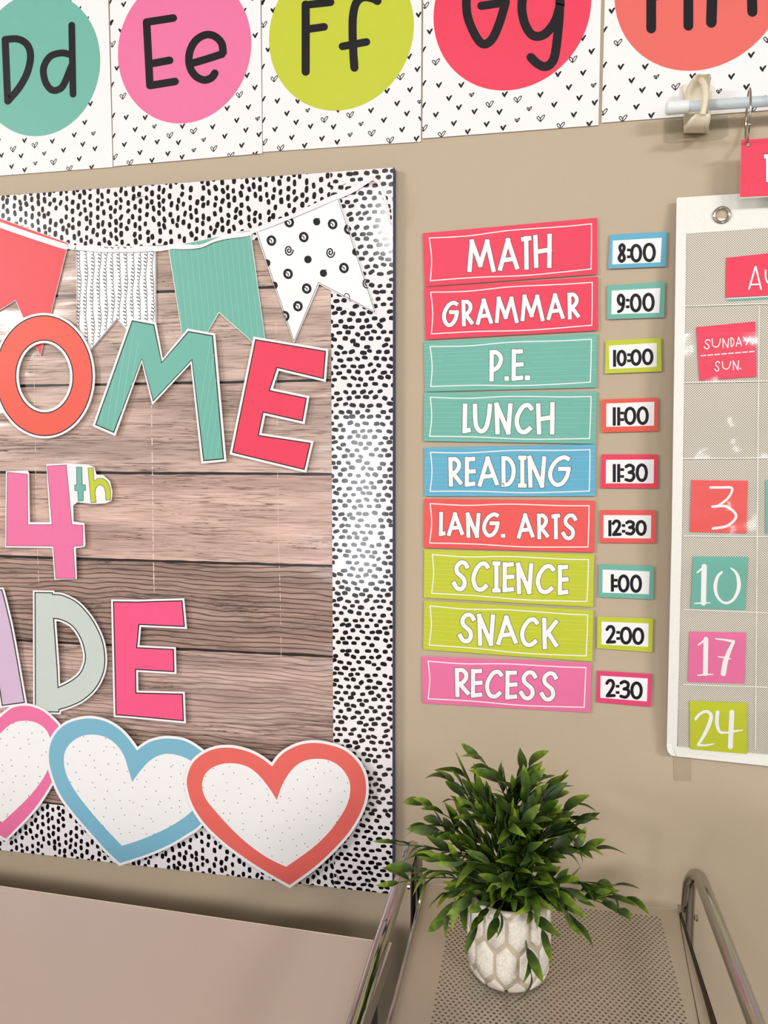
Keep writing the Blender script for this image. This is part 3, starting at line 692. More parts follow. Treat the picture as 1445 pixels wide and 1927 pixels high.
bo = H2([(930,370),(880,300),(820,235),(740,182),(650,155),(560,155),(460,185),(390,240),(345,320),(332,420),(350,520),(400,650),(480,770),(590,900),(720,1045),(815,1135)], [(815,1135),(1000,1075),(1150,1010),(1260,945),(1355,880),(1440,760),(1480,640),(1470,500),(1420,420),(1330,345),(1250,303),(1180,290),(1100,290),(1010,315),(930,370)], 0, 1310, kI)
bi = H2([(898,583),(870,490),(840,400),(790,330),(720,280),(640,262),(560,270),(490,310),(445,370),(433,440),(450,530),(500,630),(580,740),(690,870),(828,1018)], [(828,1018),(960,975),(1100,915),(1200,860),(1300,785),(1370,690),(1385,600),(1370,500),(1305,445),(1220,405),(1120,393),(1030,430),(960,500),(898,583)], 0, 1310, kI)
t = heart(bo, bi, 'hblue', 'blue-rimmed white paper heart between the pink and the coral hearts', .0222, 5, 4.8); pads(t, [(200, 1480)], .0217)
kC = 1445 / 420
co = H2([(592,215),(520,160),(440,120),(340,95),(240,97),(150,130),(80,190),(45,270),(42,350),(80,470),(160,590),(280,705),(420,810),(560,900),(705,982)], [(705,982),(860,870),(980,760),(1080,650),(1150,540),(1190,440),(1200,350),(1185,260),(1140,180),(1060,110),(960,75),(870,62),(780,72),(700,105),(640,150),(592,215)], 340, 1380, kC)
ci = H2([(622,432),(570,350),(500,265),(430,215),(350,195),(270,198),(200,225),(155,270),(138,340),(160,420),(230,510),(330,620),(440,720),(560,805),(682,865)], [(682,865),(850,745),(960,640),(1040,530),(1085,440),(1098,350),(1080,280),(1030,215),(960,175),(880,165),(800,178),(740,215),(690,275),(650,350),(622,432)], 340, 1380, kC)
t = heart(co, ci, 'coral2', 'coral-rimmed white paper heart, rightmost of the three hearts', .0244, 7, 5.2); pads(t, [(520, 1500)], .0239)

# ================================================================== SCHEDULE
def lerp2(c, u, v):
    (a, b_, c_, d_) = c
    return (a[0] * (1 - u) * (1 - v) + b_[0] * u * (1 - v) + c_[0] * u * v + d_[0] * (1 - u) * v, a[1] * (1 - u) * (1 - v) + b_[1] * u * (1 - v) + c_[1] * u * v + d_[1] * (1 - u) * v)
SCH = [
 ('red', (780,400), [(45,112),(993,28),(995,335),(55,402)], 26, [('M',285,442,145,325),('A',452,570,138,318),('T',577,637,126,312),('H',643,748,113,303)], 'raspberry red schedule card reading MATH, topmost of its column'),
 ('red', (780,400), [(53,407),(997,348),(998,640),(60,690)], 23, [('G',147,245,478,625),('R',252,322,473,620),('A',332,427,467,612),('M',435,567,456,602),('M',575,708,445,592),('A',717,817,438,586),('R',828,900,434,583)], 'raspberry red schedule card reading GRAMMAR'),
 ('teal', (780,620), [(50,66),(993,22),(990,315),(57,338)], 26, [('P',403,482,110,285),('.',487,515,253,281),('E',524,595,105,281),('.',598,630,248,278)], 'teal lined schedule card reading P.E.'),
 ('teal', (780,620), [(52,342),(992,336),(985,622),(50,607)], 27, [('L',258,308,400,566),('U',314,424,398,568),('N',432,535,396,573),('C',540,650,397,572),('H',658,764,393,573)], 'teal lined schedule card reading LUNCH'),
 ('blue', (780,830), [(53,35),(985,18),(984,300),(53,300)], 25, [('R',180,262,85,250),('E',270,335,84,250),('A',342,460,82,250),('D',468,552,80,252),('I',560,612,77,255),('N',612,718,78,255),('G',723,855,75,252)], 'sky blue schedule card reading READING'),
 ('coral', (780,830), [(52,313),(980,324),(977,605),(50,580)], 23, [('L',130,170,383,518),('A',175,270,386,518),('N',277,360,387,528),('G',365,467,386,527),('.',468,495,503,527),('A',555,653,392,532),('R',662,733,393,536),('T',742,793,394,536),('S',795,887,393,540)], 'coral schedule card reading LANG. ARTS'),
 ('lime', (780,1020), [(53,40),(977,68),(971,354),(50,303)], 26, [('S',200,300,98,268),('C',305,412,103,272),('I',420,470,103,277),('E',475,545,108,275),('N',550,648,110,285),('C',655,768,117,285),('E',775,840,122,290)], 'lime green schedule card reading SCIENCE'),
 ('lime', (780,1020), [(52,318),(972,370),(967,650),(48,585)], 26, [('S',232,335,383,552),('N',338,440,388,567),('A',443,562,398,562),('C',570,680,407,573),('K',688,782,410,585)], 'lime green schedule card reading SNACK'),
 ('pink', (780,1020), [(40,621),(962,657),(955,928),(43,876)], 25, [('R',215,302,683,845),('E',303,372,688,848),('C',380,485,692,853),('E',490,562,697,858),('S',565,670,697,862),('S',677,782,702,868)], 'pink schedule card reading RECESS, lowest of its column'),
]
for i, (col, og, cor, sw, txt, lab) in enumerate(SCH):
    c = cv(cor, og[0], og[1], Z); d = .0032 + .0006 * (i % 2)
    t = Thing('schedule_card', at((c[3][0] + c[2][0]) / 2, max(c[2][1], c[3][1]), 0), lab, 'card', 'schedule subject cards')
    m = MB(); m.plate([c], d - .0006, d, CM[col], M_paper); t.part('card_sheet', m)
    m = MB(); pt = lambda u, v: lerp2(c, u, v)
    u0 = .048 if i == 6 else .036
    fr = [smooth([pt(u0, .1), pt(.25, .125), pt(.5, .09), pt(.8, .105), pt(.967, .10)], 5), smooth([pt(.967, .10), pt(.966, .5), pt(.963, .90)], 5),
          smooth([pt(.963, .90), pt(.6, .93), pt(.3, .9), pt(u0 - .002, .90)], 5), smooth([pt(u0 - .002, .90), pt(u0 + .009, .5), pt(u0, .1)], 5)]
    for f_ in fr: m.print_px(stroke(f_, 1.9, 'square'), d + .0001, M_white)
    t.part('frame_line', m)
    if col in M_line:
        m = MB(); rnd = random.Random(i)
        for k in range(11):
            v = (k + .5) / 11 + rnd.uniform(-.02, .02); u = 0
            while u < 1:
                e = min(1, u + rnd.uniform(.1, .5))
                m.print_px(stroke([pt(u, v), pt(e, v)], .55, 'butt'), d + .00006, M_line[col]); u = e + rnd.uniform(.02, .2)
        t.part('fine_line_print', m)
    for g in txt:
        bx = (g[1] / Z + og[0], g[2] / Z + og[0], g[3] / Z + og[1], g[4] / Z + og[1])
        bx = (bx[0] + .6, bx[1] - .6, bx[2] + .6, bx[3] - .6)
        m = MB()
        if g[0] == '.':
            q = [(bx[0], bx[2]), (bx[1], bx[2]), (bx[1], bx[3]), (bx[0], bx[3])]
            m.print_px([offset(q, .7)], d + .00016, M_thin); m.print_px([q], d + .00026, M_white)
        else:
            m.print_px(glyph(G[g[0]], bx, sw / Z - .6, .85), d + .00016, M_thin)
            m.print_px(glyph(G[g[0]], bx, sw / Z - .6), d + .00026, M_white)
        t.part('printed_full_stop' if g[0] == '.' else 'printed_letter', m)
TIM = [
 ('blue', (780,400), [(1063,120),(1373,102),(1367,293),(1053,305)], [(1078,153),(1345,137),(1337,270),(1075,282)], [('8',1103,1152,166,274),(':',1155,1173,196,248),('0',1172,1238,170,272),('0',1240,1312,164,270)], 'small blue-framed time card reading 8:00 beside MATH'),
 ('teal', (780,400), [(1048,395),(1362,377),(1358,570),(1048,580)], [(1072,425),(1337,410),(1330,545),(1070,553)], [('9',1098,1147,441,547),(':',1149,1168,469,520),('0',1170,1235,440,543),('0',1238,1306,436,540)], 'small teal-framed time card reading 9:00 beside GRAMMAR'),
 ('lime', (780,620), [(1040,60),(1340,46),(1344,228),(1035,240)], [(1057,88),(1317,73),(1316,203),(1060,215)], [('1',1078,1097,111,203),('0',1098,1154,110,201),(':',1156,1174,130,178),('0',1173,1235,107,198),('0',1236,1299,103,195)], 'small lime-framed time card reading 10:00 beside P.E.'),
 ('orange', (780,620), [(1018,380),(1325,371),(1324,552),(1018,560)], [(1043,403),(1304,393),(1302,523),(1042,530)], [('1',1077,1095,423,523),('1',1101,1119,423,523),(':',1119,1138,447,498),('0',1138,1206,420,520),('0',1207,1274,418,520)], 'small coral-framed time card reading 11:00 beside LUNCH'),
 ('red', (780,830), [(1017,72),(1322,73),(1322,257),(1010,255)], [(1041,102),(1302,100),(1300,230),(1040,230)], [('1',1077,1095,125,224),('1',1101,1119,125,224),(':',1119,1138,148,200),('3',1141,1201,122,225),('0',1202,1269,121,223)], 'small raspberry-framed time card reading 11:30 beside READING'),
 ('coral', (780,830), [(1010,375),(1313,376),(1310,555),(1008,553)], [(1028,403),(1287,404),(1285,530),(1027,527)], [('1',1053,1071,430,518),('2',1071,1127,427,517),(':',1127,1145,452,498),('3',1145,1201,429,515),('0',1201,1263,429,516)], 'small coral-framed time card reading 12:30 beside LANG. ARTS'),
 ('teal', (780,1020), [(1003,120),(1301,130),(1298,312),(1000,300)], [(1023,150),(1279,160),(1274,284),(1021,275)], [('1',1067,1084,175,270),(':',1084,1103,200,248),('0',1104,1169,176,275),('0',1171,1237,177,277)], 'small teal-framed time card reading 1:00 beside SCIENCE'),
 ('lime', (780,1020), [(995,406),(1298,416),(1292,600),(993,578)], [(1017,433),(1273,443),(1270,570),(1016,557)], [('2',1038,1096,452,553),(':',1097,1116,484,532),('0',1116,1183,460,558),('0',1183,1249,464,560)], 'small lime-framed time card reading 2:00 beside SNACK'),
 ('magenta', (780,1020), [(993,699),(1290,717),(1285,897),(988,871)], [(1012,727),(1268,742),(1263,867),(1010,847)], [('2',1037,1094,745,845),(':',1094,1113,777,826),('3',1113,1173,750,854),('0',1173,1241,758,857)], 'small magenta-framed time card reading 2:30 beside RECESS'),
]
for i, (col, og, cor, inr, txt, lab) in enumerate(TIM):
    c = cv(cor, og[0], og[1], Z); n = cv(inr, og[0], og[1], Z); d = .0034
    t = Thing('time_card', at((c[3][0] + c[2][0]) / 2, max(c[2][1], c[3][1]), 0), lab, 'card', 'schedule time cards')
    m = MB(); m.plate([c], d - .0006, d, CM[col], M_paper); t.part('card_sheet', m)
    m = MB(); m.plate([n], d, d + .0001, M_white); t.part('white_panel', m)
    for g in txt:
        m = MB()
        bx = [g[1] / Z + og[0], g[2] / Z + og[0], g[3] / Z + og[1], g[4] / Z + og[1]]
        if g[0] == ':':
            h = (bx[3] - bx[2]); s_ = 5.2
            for yy in (bx[2], bx[3] - s_): m.print_px([[(bx[0], yy), (bx[1] + .4, yy), (bx[1] + .4, yy + s_), (bx[0], yy + s_)]], d + .0002, M_ink)
        else: m.print_px(glyph(D[g[0]], bx, 5.9, cap='square' if g[0] == '1' else 'round'), d + .0002, M_ink)
        t.part('printed_colon' if g[0] == ':' else 'printed_digit', m)

# ================================================================== POCKET CALENDAR
def cdep(y): return .010 + .030 * max(0, math.sin(math.pi * min(1, max(0, (y - 372) / 1050)))) ** .9
def cal(px, py, o=0): return at(px, py, cdep(py) + o)
def surf(mb, quad, o, m_, nx=8, ny=10, th=0, wob=None):
    "bent rectangle on the chart: quad px TL,TR,BR,BL"
    vs3 = []
    for j in range(ny + 1):
        for i in range(nx + 1):
            x, y = lerp2(quad, i / nx, j / ny); e = wob(i / nx, j / ny) if wob else 0
            vs3.append(cal(x, y, o + e))
    fs = [[j * (nx + 1) + i, (j + 1) * (nx + 1) + i, (j + 1) * (nx + 1) + i + 1, j * (nx + 1) + i + 1] for j in range(ny) for i in range(nx)]
    mb.add(vs3, fs, m_)
    if th:
        k = Vector((0, th, 0)); mb.add([v + k for v in vs3], [f[::-1] for f in fs], m_)
        W_ = nx + 1; ring = list(range(W_)) + [j * W_ + nx for j in range(1, ny + 1)] + [ny * W_ + i for i in range(nx - 1, -1, -1)] + [j * W_ for j in range(ny - 1, 0, -1)]
        n = len(ring); mb.add([vs3[r] for r in ring] + [vs3[r] + k for r in ring], [[i, (i + 1) % n, n + (i + 1) % n, n + i] for i in range(n)], m_)
RX = 1990   # the chart goes on past the right edge of the photo
def hy(y0, y1, x): return y0 + (y1 - y0) * (x - 1290) / 155
t = Thing('pocket_chart_calendar', cal(1500, 1440), 'white mesh pocket calendar chart with clear pockets hanging at the right edge', 'calendar')
lo_c = t
m = MB(); surf(m, [(1290, 436), (RX, hy(438, 429, RX)), (RX, hy(1407, 1421, RX)), (1275, 1407)], 0, M_mesh, 12, 24, .0008); t.part('mesh_panel', m, smooth=False)
m = MB(); surf(m, [(1274, 372), (RX, hy(371, 361, RX)), (RX, hy(440, 429, RX)), (1274, 441)], .0006, M_hem, 14, 4, .001); t.part('header_band', m)
m = MB()
for (a, b2, c2, e2) in [((1273, 374), (1292, 373), (1288, 660), (1269, 660)), ((1269, 660), (1288, 660), (1283, 1000), (1264, 1000)), ((1264, 1000), (1283, 1000), (1274, 1405), (1254.5, 1405))]:
    surf(m, [a, b2, c2, e2], .0012, M_hem, 3, 12, .0012)
t.part('side_hem', m)
m = MB(); surf(m, [(1262, 1404), (RX, hy(1407, 1421, RX)), (RX, hy(1427, 1443, RX)), (1268, 1423)], .0010, M_hem, 14, 3, .0012)
m.plate([[(1254.5, 1404), (1264, 1404), (1270, 1423.3), (1262, 1421), (1256, 1414)]], .013, .0145, M_hem)
t.part('bottom_hem', m)
# eyelet
p = cal(1358, 405, .0022); m = MB()
m.tube([p + Vector((.0083 * math.cos(a), 0, .0083 * math.sin(a))) for a in [2 * math.pi * k / 28 for k in range(28)]], .0021, M_nickel, 10, closed=True)
ey = t.part('eyelet', m, smooth=True)
m = MB(); m.flat([p + Vector((.0066 * math.cos(a), .001, .0066 * math.sin(a))) for a in [2 * math.pi * k / 20 for k in range(20)]], M_wall); t.part('eyelet_opening', m, parent=ey)
rows = [(576, 571), (720, 717), (863, 862), (1008.5, 1010), (1147, 1153), (1288, 1293), (1407, 1421)]
cols = [1287, 1427, 1568, 1710, 1852, RX]
for y0, y1 in rows[:-1]:
    m = MB(); surf(m, [(1286, y0 - .8), (RX, hy(y0, y1, RX) - .8), (RX, hy(y0, y1, RX) + .8), (1286, y0 + .8)], .0022, M_seam, 10, 1); t.part('pocket_seam', m)
for x in cols[1:-1]:
    m = MB(); surf(m, [(x + 1, 576), (x + 2.2, 576), (x - 5, 1409), (x - 6.2, 1409)], .0022, M_seam, 1, 14); t.part('pocket_seam', m)
for ri in range(1, 7):
    for ci_ in range(2):
        x0, x1 = cols[ci_] - (ri * 1.9 if not ci_ else ri) + 2, cols[ci_ + 1] - ri * 1.1
        (a0, a1), (b0, b1) = rows[ri - 1], rows[ri]
        f = .36 if ri < 6 else .40
        q = [(x0, a0 + (b0 - a0) * f + (x0 - 1290) * .02), (x1, hy(a0 + (b0 - a0) * f, a1 + (b1 - a1) * f, x1)), (x1, hy(b0, b1, x1)), (x0, hy(b0, b1, x0))]
        sd = ri * 7 + ci_ * 3
        wob = lambda u, v, s=sd: math.sin(math.pi * u) * (.0035 * (1 - v) + .0006 * math.sin(9 * u + s) + .0005 * math.sin(13 * v + s * 2 + 5 * u))
        m = MB(); surf(m, q, .0030, M_pocket, 18, 14, wob=wob); t.part('clear_pocket', m, smooth=True)
# day cards held in the pockets
def daycard(name, quad, col, lab, strokes_, o=.0016, extra=None):
    t = Thing(name, cal((quad[2][0] + quad[3][0]) / 2, max(quad[2][1], quad[3][1])), lab, 'card', 'cards in the calendar pockets')
    m = MB(); surf(m, quad, o, CM[col], 4, 6, .0004); t.part('card_sheet', m)
    m = MB()
    for st in strokes_: m.print_px(st, o + .00025, M_white, fn=cal)
    if strokes_: t.part('lettering', m)
    return t
K = 1445 / 225
c6 = lambda *p: cv(p, 1220, 360, K); c7 = lambda *p: cv(p, 1220, 650, K); c8 = lambda *p: cv(p, 1220, 880, K); c9 = lambda *p: cv(p, 1220, 1160, K)
t = daycard('calendar_month_card', [(1366.5, 485), (1545, 466), (1545, 551), (1365.5, 560)], 'red', 'raspberry red month card starting AU in the top row of the pocket chart',
    [stroke(c6((1215, 1180), (1293, 912)), 3.2), stroke(c6((1297, 912), (1360, 1180)), 3.2), stroke(c6((1228, 1128), (1345, 1124)), 2.8),
     stroke(smooth(c6((1415, 955), (1420, 1060), (1470, 1130), (1530, 1110), (1560, 1030), (1565, 930)), 6), 3.2)])
m = MB(); surf(m, [(1366, 561), (1545, 551.5), (1545, 553.5), (1366, 562.6)], .0012, M_white, 4, 1); surf(m, [(1368, 562), (1545, 553), (1545, 557), (1368, 566)], .001, CM['teal'], 4, 1); t.part('card_behind', m)
def thin(ch, box, w=1.9): return glyph(G[ch], box, w, cap='round')
def b6(x0, x1, y0, y1): (a, c), (b3, d3) = cv([(x0, y0), (x1, y1)], 1220, 360, K); return (a, b3, c, d3)
def b7(x0, x1, y0, y1): (a, c), (b3, d3) = cv([(x0, y0), (x1, y1)], 1220, 650, K); return (a, b3, c, d3)
st = [thin('S', b6(668, 752, 1788, 1908)), thin('U', b6(765, 876, 1778, 1890)), thin('N', b6(893, 976, 1774, 1896)), thin('D', b6(990, 1038, 1765, 1882)), thin('A', b6(1055, 1132, 1758, 1878)), thin('Y', b6(1140, 1232, 1752, 1865)),
      thin('S', b7(795, 866, 190, 315)), thin('U', b7(888, 1000, 190, 292)), thin('N', b7(1018, 1096, 178, 302)), [ellipse(*c7((1110, 280))[0], 1.6, 1.6, 8)]]
for k in range(8):
    x = 635 + k * 83.5; y = 125 - k * 6.8; st.append(stroke(c7((x, y), (x + 58, y - 5)), 2.0))
daycard('calendar_day_card', [(1310.3, 615.5), (1421, 605), (1423.7, 709), (1316, 716)], 'red', 'raspberry red day-name card reading SUNDAY above SUN.', st)
daycard('calendar_day_card', [(1301, 903.4), (1407, 904.6), (1404.6, 1003.5), (1298, 1000.7)], 'coral', 'coral red date card with a white 3 under glare in its pocket',
    [stroke(smooth(c8((750, 240), (870, 240), (1010, 250), (960, 370), (830, 470)), 6), 4.5), stroke(smooth(c8((775, 472), (940, 470), (1060, 580), (960, 700), (780, 735)), 6), 5)])
wv = lambda pts, n=6: ([p[:2] for p in smooth(pts, n)], [p[2] for p in smooth(pts, n)])
def brush(pts, ox=1220, oy=880):
    q = [(x / K + ox, y / K + oy, w / K) for x, y, w in pts]; p, w = wv(q); return stroke(p, w)
daycard('calendar_day_card', [(1304.6, 1047), (1407.7, 1048.2), (1401.5, 1147.6), (1299.4, 1144.8)], 'teal', 'teal date card with a brush-lettered white 10',
    [brush([(590, 1268, 20), (640, 1225, 26), (690, 1190, 24)]), stroke(c8((674, 1195), (665, 1635)), 10), brush([(560, 1640, 14), (650, 1636, 18), (745, 1633, 12)]),
     brush([(885, 1265, 30), (835, 1320, 36), (808, 1430, 46), (825, 1540, 36), (885, 1618, 28), (955, 1635, 30), (1030, 1590, 34), (1085, 1480, 46), (1092, 1380, 48), (1065, 1280, 34), (1000, 1215, 20)])])
daycard('calendar_day_card', [(1297.9, 1188.8), (1403.8, 1190.4), (1400.4, 1286.2), (1294.4, 1283)], 'pink', 'pink date card with a brush-lettered white 17',
    [brush([(602, 345, 16), (650, 310, 24), (705, 268, 26)], oy=1160), stroke(c9((695, 275), (688, 690)), 9.2), brush([(597, 712, 14), (690, 703, 20), (780, 700, 12)], oy=1160),
     brush([(815, 270, 16), (930, 285, 24), (1030, 303, 34)], oy=1160), brush([(1030, 305, 36), (975, 420, 50), (930, 550, 62), (905, 690, 64)], oy=1160), brush([(845, 487, 14), (930, 500, 20), (996, 516, 10)], oy=1160)])
daycard('calendar_day_card', [(1297.9, 1318.9), (1405, 1322.8), (1405.4, 1419), (1298.7, 1410)], 'lime', 'lime green date card with a brush-lettered white 24, lowest in the chart',
    [brush([(570, 1240, 34), (620, 1180, 34), (700, 1148, 34), (755, 1190, 44), (742, 1280, 50), (680, 1420, 44), (600, 1552, 30)], oy=1160), brush([(600, 1556, 26), (700, 1556, 24), (792, 1540, 14)], oy=1160),
     brush([(835, 1160, 48), (828, 1290, 44), (860, 1390, 34), (940, 1405, 24), (1040, 1388, 26), (1135, 1375, 14)], oy=1160), stroke(c9((1008, 1160), (990, 1575)), 9.4)], o=.0021)
daycard('calendar_day_card', [(1441, 903), (1545, 901), (1545, 1003), (1441, 1004)], 'teal', 'teal date card cut by the right edge of the photo', [])
# adhesive tab under the chart
p0 = at(1284, 1470, 0); m = MB(); m.plate([[(1266, 1400), (1299, 1402), (1300, 1470), (1269, 1470)]], .0003, .0008, mat('tan_adhesive_tab', (170, 154, 130), .4, .4))
link('adhesive_tab', m, loc=p0, label='small tan adhesive tab stuck on the wall under the pocket chart', category='tape')

# ================================================================== ROD, HOOK, RING, TAG
h5 = lambda x, y, d: at(x / K + 1220, y / K + 120, d)
hk = Thing('rod_hook', h5(580, 830, 0), 'cream plastic hook holding the left end of the curtain rod', 'hook')
def slab(rowsl, th, m_):
    "shell through rows (y, x0, x1, depth)"
    mb = MB(); n = len(rowsl); F_, B_ = [], []
    for y, x0, x1, d in rowsl:
        for k in range(5):
            u = k / 4; e = .0012 * math.sin(math.pi * u); F_.append(h5(x0 + (x1 - x0) * u, y, d - e))
    V_ = F_ + [v + Vector((0, th, 0)) for v in F_]; o = len(F_); fs = []
    for j in range(n - 1):
        for k in range(4):
            a = j * 5 + k; fs += [[a, a + 5, a + 6, a + 1], [o + a, o + a + 1, o + a + 6, o + a + 5]]
        a = j * 5; fs += [[a, o + a, o + a + 5, a + 5], [a + 4, a + 9, o + a + 9, o + a + 4]]
    for a in range(4): fs.append([a, a + 1, o + a + 1, o + a])
    for a in range((n - 1) * 5, (n - 1) * 5 + 4): fs.append([a, o + a, o + a + 1, a + 1])
    mb.add(V_, fs, m_); return mb
hk.part('base_plate', slab([(250, 415, 765, .006), (500, 425, 770, .006), (828, 432, 722, .006)], .003, M_hook))
hk.part('hook_back', slab([(122, 600, 735, .036), (140, 555, 757, .034), (210, 505, 752, .027), (300, 458, 738, .021), (450, 443, 722, .016), (640, 438, 718, .013), (828, 432, 716, .012)], .0028, M_hook), smooth=True)
hk.part('hook_lip', slab([(828, 432, 716, .016), (815, 436, 718, .030), (760, 445, 728, .041), (700, 478, 746, .0455), (650, 520, 751, .048), (615, 560, 748, .049), (603, 610, 735, .0495)], .003, M_hook), smooth=True)
m = MB(); m.tube(smooth([tuple(h5(x, y, d)) for x, y, d in [(635, 200, .026), (660, 225, .036), (685, 290, .043), (690, 400, .0455), (675, 520, .047), (652, 625, .047)]], 5), .0034, M_hook, 10)
hk.part('retaining_bar', m, smooth=True)
m = MB(); m.plate([[(1247.5, 222), (1247.5, 262), (1250, 268), (1290, 266.5), (1358, 261.5), (1370, 255), (1370, 215)]], .0012, .0016, M_patch)
link('adhesive_patch', m, loc=at(1300, 268, 0), label='clear adhesive film patch on the wall behind the rod hook', category='film')
DR = .0335
a, c = at(1293, 200.7, DR), at(1500, 186.3, DR); dirr = (c - a).normalized()
rod = Thing('curtain_rod', a, 'pale blue-white curtain rod with a white end cap above the calendar', 'rod')
m = MB(); m.tube([a, a + dirr * .62], .0058, M_rod, 24); rod.part('rod_tube', m, smooth=True)
m = MB(); cp = [a + dirr * v for v in (.0016, .0008, -.006, -.014, -.020, -.0222, -.0232)]
m.tube(cp, [.0062, .0070, .0072, .0074, .0078, .0072, .0060], M_cap, 24); rod.part('end_cap', m, smooth=True)
# binder ring hanging on the rod through the tag
rc = at(1407.5, 219, DR + .002); RR = .0285
rg = Thing('binder_ring', rc - Vector((0, 0, RR)), 'nickel binder ring hooked over the rod, holding the red tag card', 'ring')
m = MB(); ax = Vector((.16, 1, 0)).normalized()
m.tube([rc + ax * RR * math.cos(2 * math.pi * k / 48) + Vector((0, 0, 1)) * RR * math.sin(2 * math.pi * k / 48) for k in range(48)], .00115, M_nickel, 8, closed=True); rg.part('ring_wire', m, smooth=True)
m = MB(); k0 = rc + ax * RR * math.cos(3.8) * 1.0 + Vector((0, 0, 1)) * RR * math.sin(3.8); m.tube([k0 - Vector((0, 0, .002)), k0 + Vector((0, 0, .002))], .002, M_nickel, 10); rg.part('ring_hinge', m, smooth=True)
dt = DR + .002
tag = Thing('hanging_tag_card', at(1500, 372, dt), 'raspberry red tag card with white lettering hanging from the ring at the right edge', 'card')
m = MB(); m.plate([[(1394.5, 263.5), (1600, 249), (1600, 361), (1392, 371)], ellipse(1407, 272, 4.2, 4.2, 16)], dt - .0006, dt, CM['red'], M_paper); tag.part('card_sheet', m)
m = MB(); m.print_px(stroke([(1407 + 4.6 * math.cos(q), 272 + 4.6 * math.sin(q)) for q in [2 * math.pi * k / 16 for k in range(16)]], 1, closed=True), dt + .0001, M_thin); tag.part('hole_edge', m)
m = MB(); T1 = [(1437.5, 290.5), (1466, 289), (1466, 297), (1458, 297.5), (1459, 341.5), (1441.5, 343), (1441, 298), (1437.5, 298.5)]
m.plate([offset(T1, .9)], dt, dt + .00008, M_ink); m.plate([T1], dt, dt + .00016, M_white); tag.part('lettering', m)
m = MB(); m.plate([[(1392, 370.8), (1600, 360.8), (1600, 362.5), (1392, 373.2)]], dt - .002, dt - .0012, M_white); tag.part('back_card', m)

# ================================================================== DESK
zt = .80
def flatz(px, py, z):
    q = ray(px, py); return CAM + q * ((z - CAM.z) / q.z)
A, B = flatz(0, 1668, zt), flatz(743, 1776.2, zt)
e = (B - A).normalized(); nrm = Vector((e.y, -e.x, 0))     # towards the room
B = Vector((-.1545, B.y, zt)); A = B - e * 1.25
dk = Thing('desk', ((A.x + B.x) / 2, (A.y + B.y) / 2 - .3, 0), 'long mauve-grey laminate desk standing along the wall under the bulletin board', 'desk')
def prism(pts, z0, z1, mt, ms):
    mb = MB(); n = len(pts); v = [Vector((p.x, p.y, z0)) for p in pts] + [Vector((p.x, p.y, z1)) for p in pts]
    mb.add(v, [list(range(n, 2 * n))], mt); mb.add(v, [list(range(n))[::-1]] + [[i, (i + 1) % n, n + (i + 1) % n, n + i] for i in range(n)], ms); return mb
top = [A, A + nrm * .6, B + nrm * .6, B]
dk.part('desk_top', prism(top, zt - .022, zt, M_desk, M_desk_edge))
inn = [A + e * .02 + nrm * .02, A + e * .02 + nrm * .56, B - e * .012 + nrm * .56, B - e * .012 + nrm * .02]
dk.part('end_panel', prism([inn[3] - e * .02, inn[2] - e * .02, inn[2], inn[3]], 0, zt - .022, M_desk_dark, M_desk_dark))
dk.part('end_panel', prism([inn[0], inn[1], inn[1] + e * .02, inn[0] + e * .02], 0, zt - .022, M_desk_dark, M_desk_dark))
dk.part('modesty_panel', prism([inn[0] + e * .02, inn[0] + e * .02 + nrm * .015, inn[3] - e * .02 + nrm * .015, inn[3] - e * .02], .15, zt - .022, M_desk_dark, M_desk_dark))
m = MB(); m.tube([A + Vector((0, 0, .0003)), B + Vector((0, 0, .0003))], .0006, M_desk_edge, 6); dk.part('edge_band', m)

# ================================================================== TROLLEY
ct = Thing('metal_trolley', (.02, -.29, 0), 'chrome and perforated steel trolley carrying the potted plant', 'trolley')
ZS = .83; X0, X1, YB, YF = -.1262, .1685, -.0915, -.50
hx0, hx1, hyb, hyf = -.091, .1445, -.108, -.478
dxh, dyh = .0056, .0041; nxh = int((hx1 - hx0) / dxh); nyh = int((hyb - hyf) / dyh)
def perforated(z):
    mb = MB(); rr = .00155; V_ = []; Fc = []
    ex0, ex1 = hx0 - dxh, hx1 + dxh; ey0 = hyb - nyh * dyh
    for j in range(nyh):
        y1 = hyb - j * dyh; y0 = y1 - dyh; off = dxh / 2 if j % 2 else 0; yc = (y0 + y1) / 2
        xa = hx0 + off; n = nxh
        for i in range(n):
            x0 = xa + i * dxh; x1 = x0 + dxh; xc = (x0 + x1) / 2; o = len(V_)
            V_ += [(x1, yc, z), (x1, y1, z), (xc, y1, z), (x0, y1, z), (x0, yc, z), (x0, y0, z), (xc, y0, z), (x1, y0, z)]
            V_ += [(xc + rr * math.cos(k * math.pi / 4), yc + rr * math.sin(k * math.pi / 4), z) for k in range(8)]
            V_ += [(xc + rr * math.cos(k * math.pi / 4), yc + rr * math.sin(k * math.pi / 4), z - .0035) for k in range(8)]
            for k in range(8):
                k2 = (k + 1) % 8; Fc.append([o + k, o + k2, o + 8 + k2, o + 8 + k]); Fc.append([o + 8 + k, o + 8 + k2, o + 16 + k2, o + 16 + k])
        # ends of the row
        o = len(V_); V_ += [(ex0, y0, z), (xa, y0, z), (xa, y1, z), (ex0, y1, z)]; Fc.append([o, o + 1, o + 2, o + 3])
        o = len(V_); V_ += [(xa + n * dxh, y0, z), (ex1, y0, z), (ex1, y1, z), (xa + n * dxh, y1, z)]; Fc.append([o, o + 1, o + 2, o + 3])
    for (x0, x1, y0, y1) in [(X0, ex0, YF, YB), (ex1, X1, YF, YB), (ex0, ex1, hyb, YB), (ex0, ex1, YF, ey0)]:
        o = len(V_); V_ += [(x0, y0, z), (x1, y0, z), (x1, y1, z), (x0, y1, z)]; Fc.append([o, o + 1, o + 2, o + 3])
    mb.add(V_, Fc, M_steel); return mb
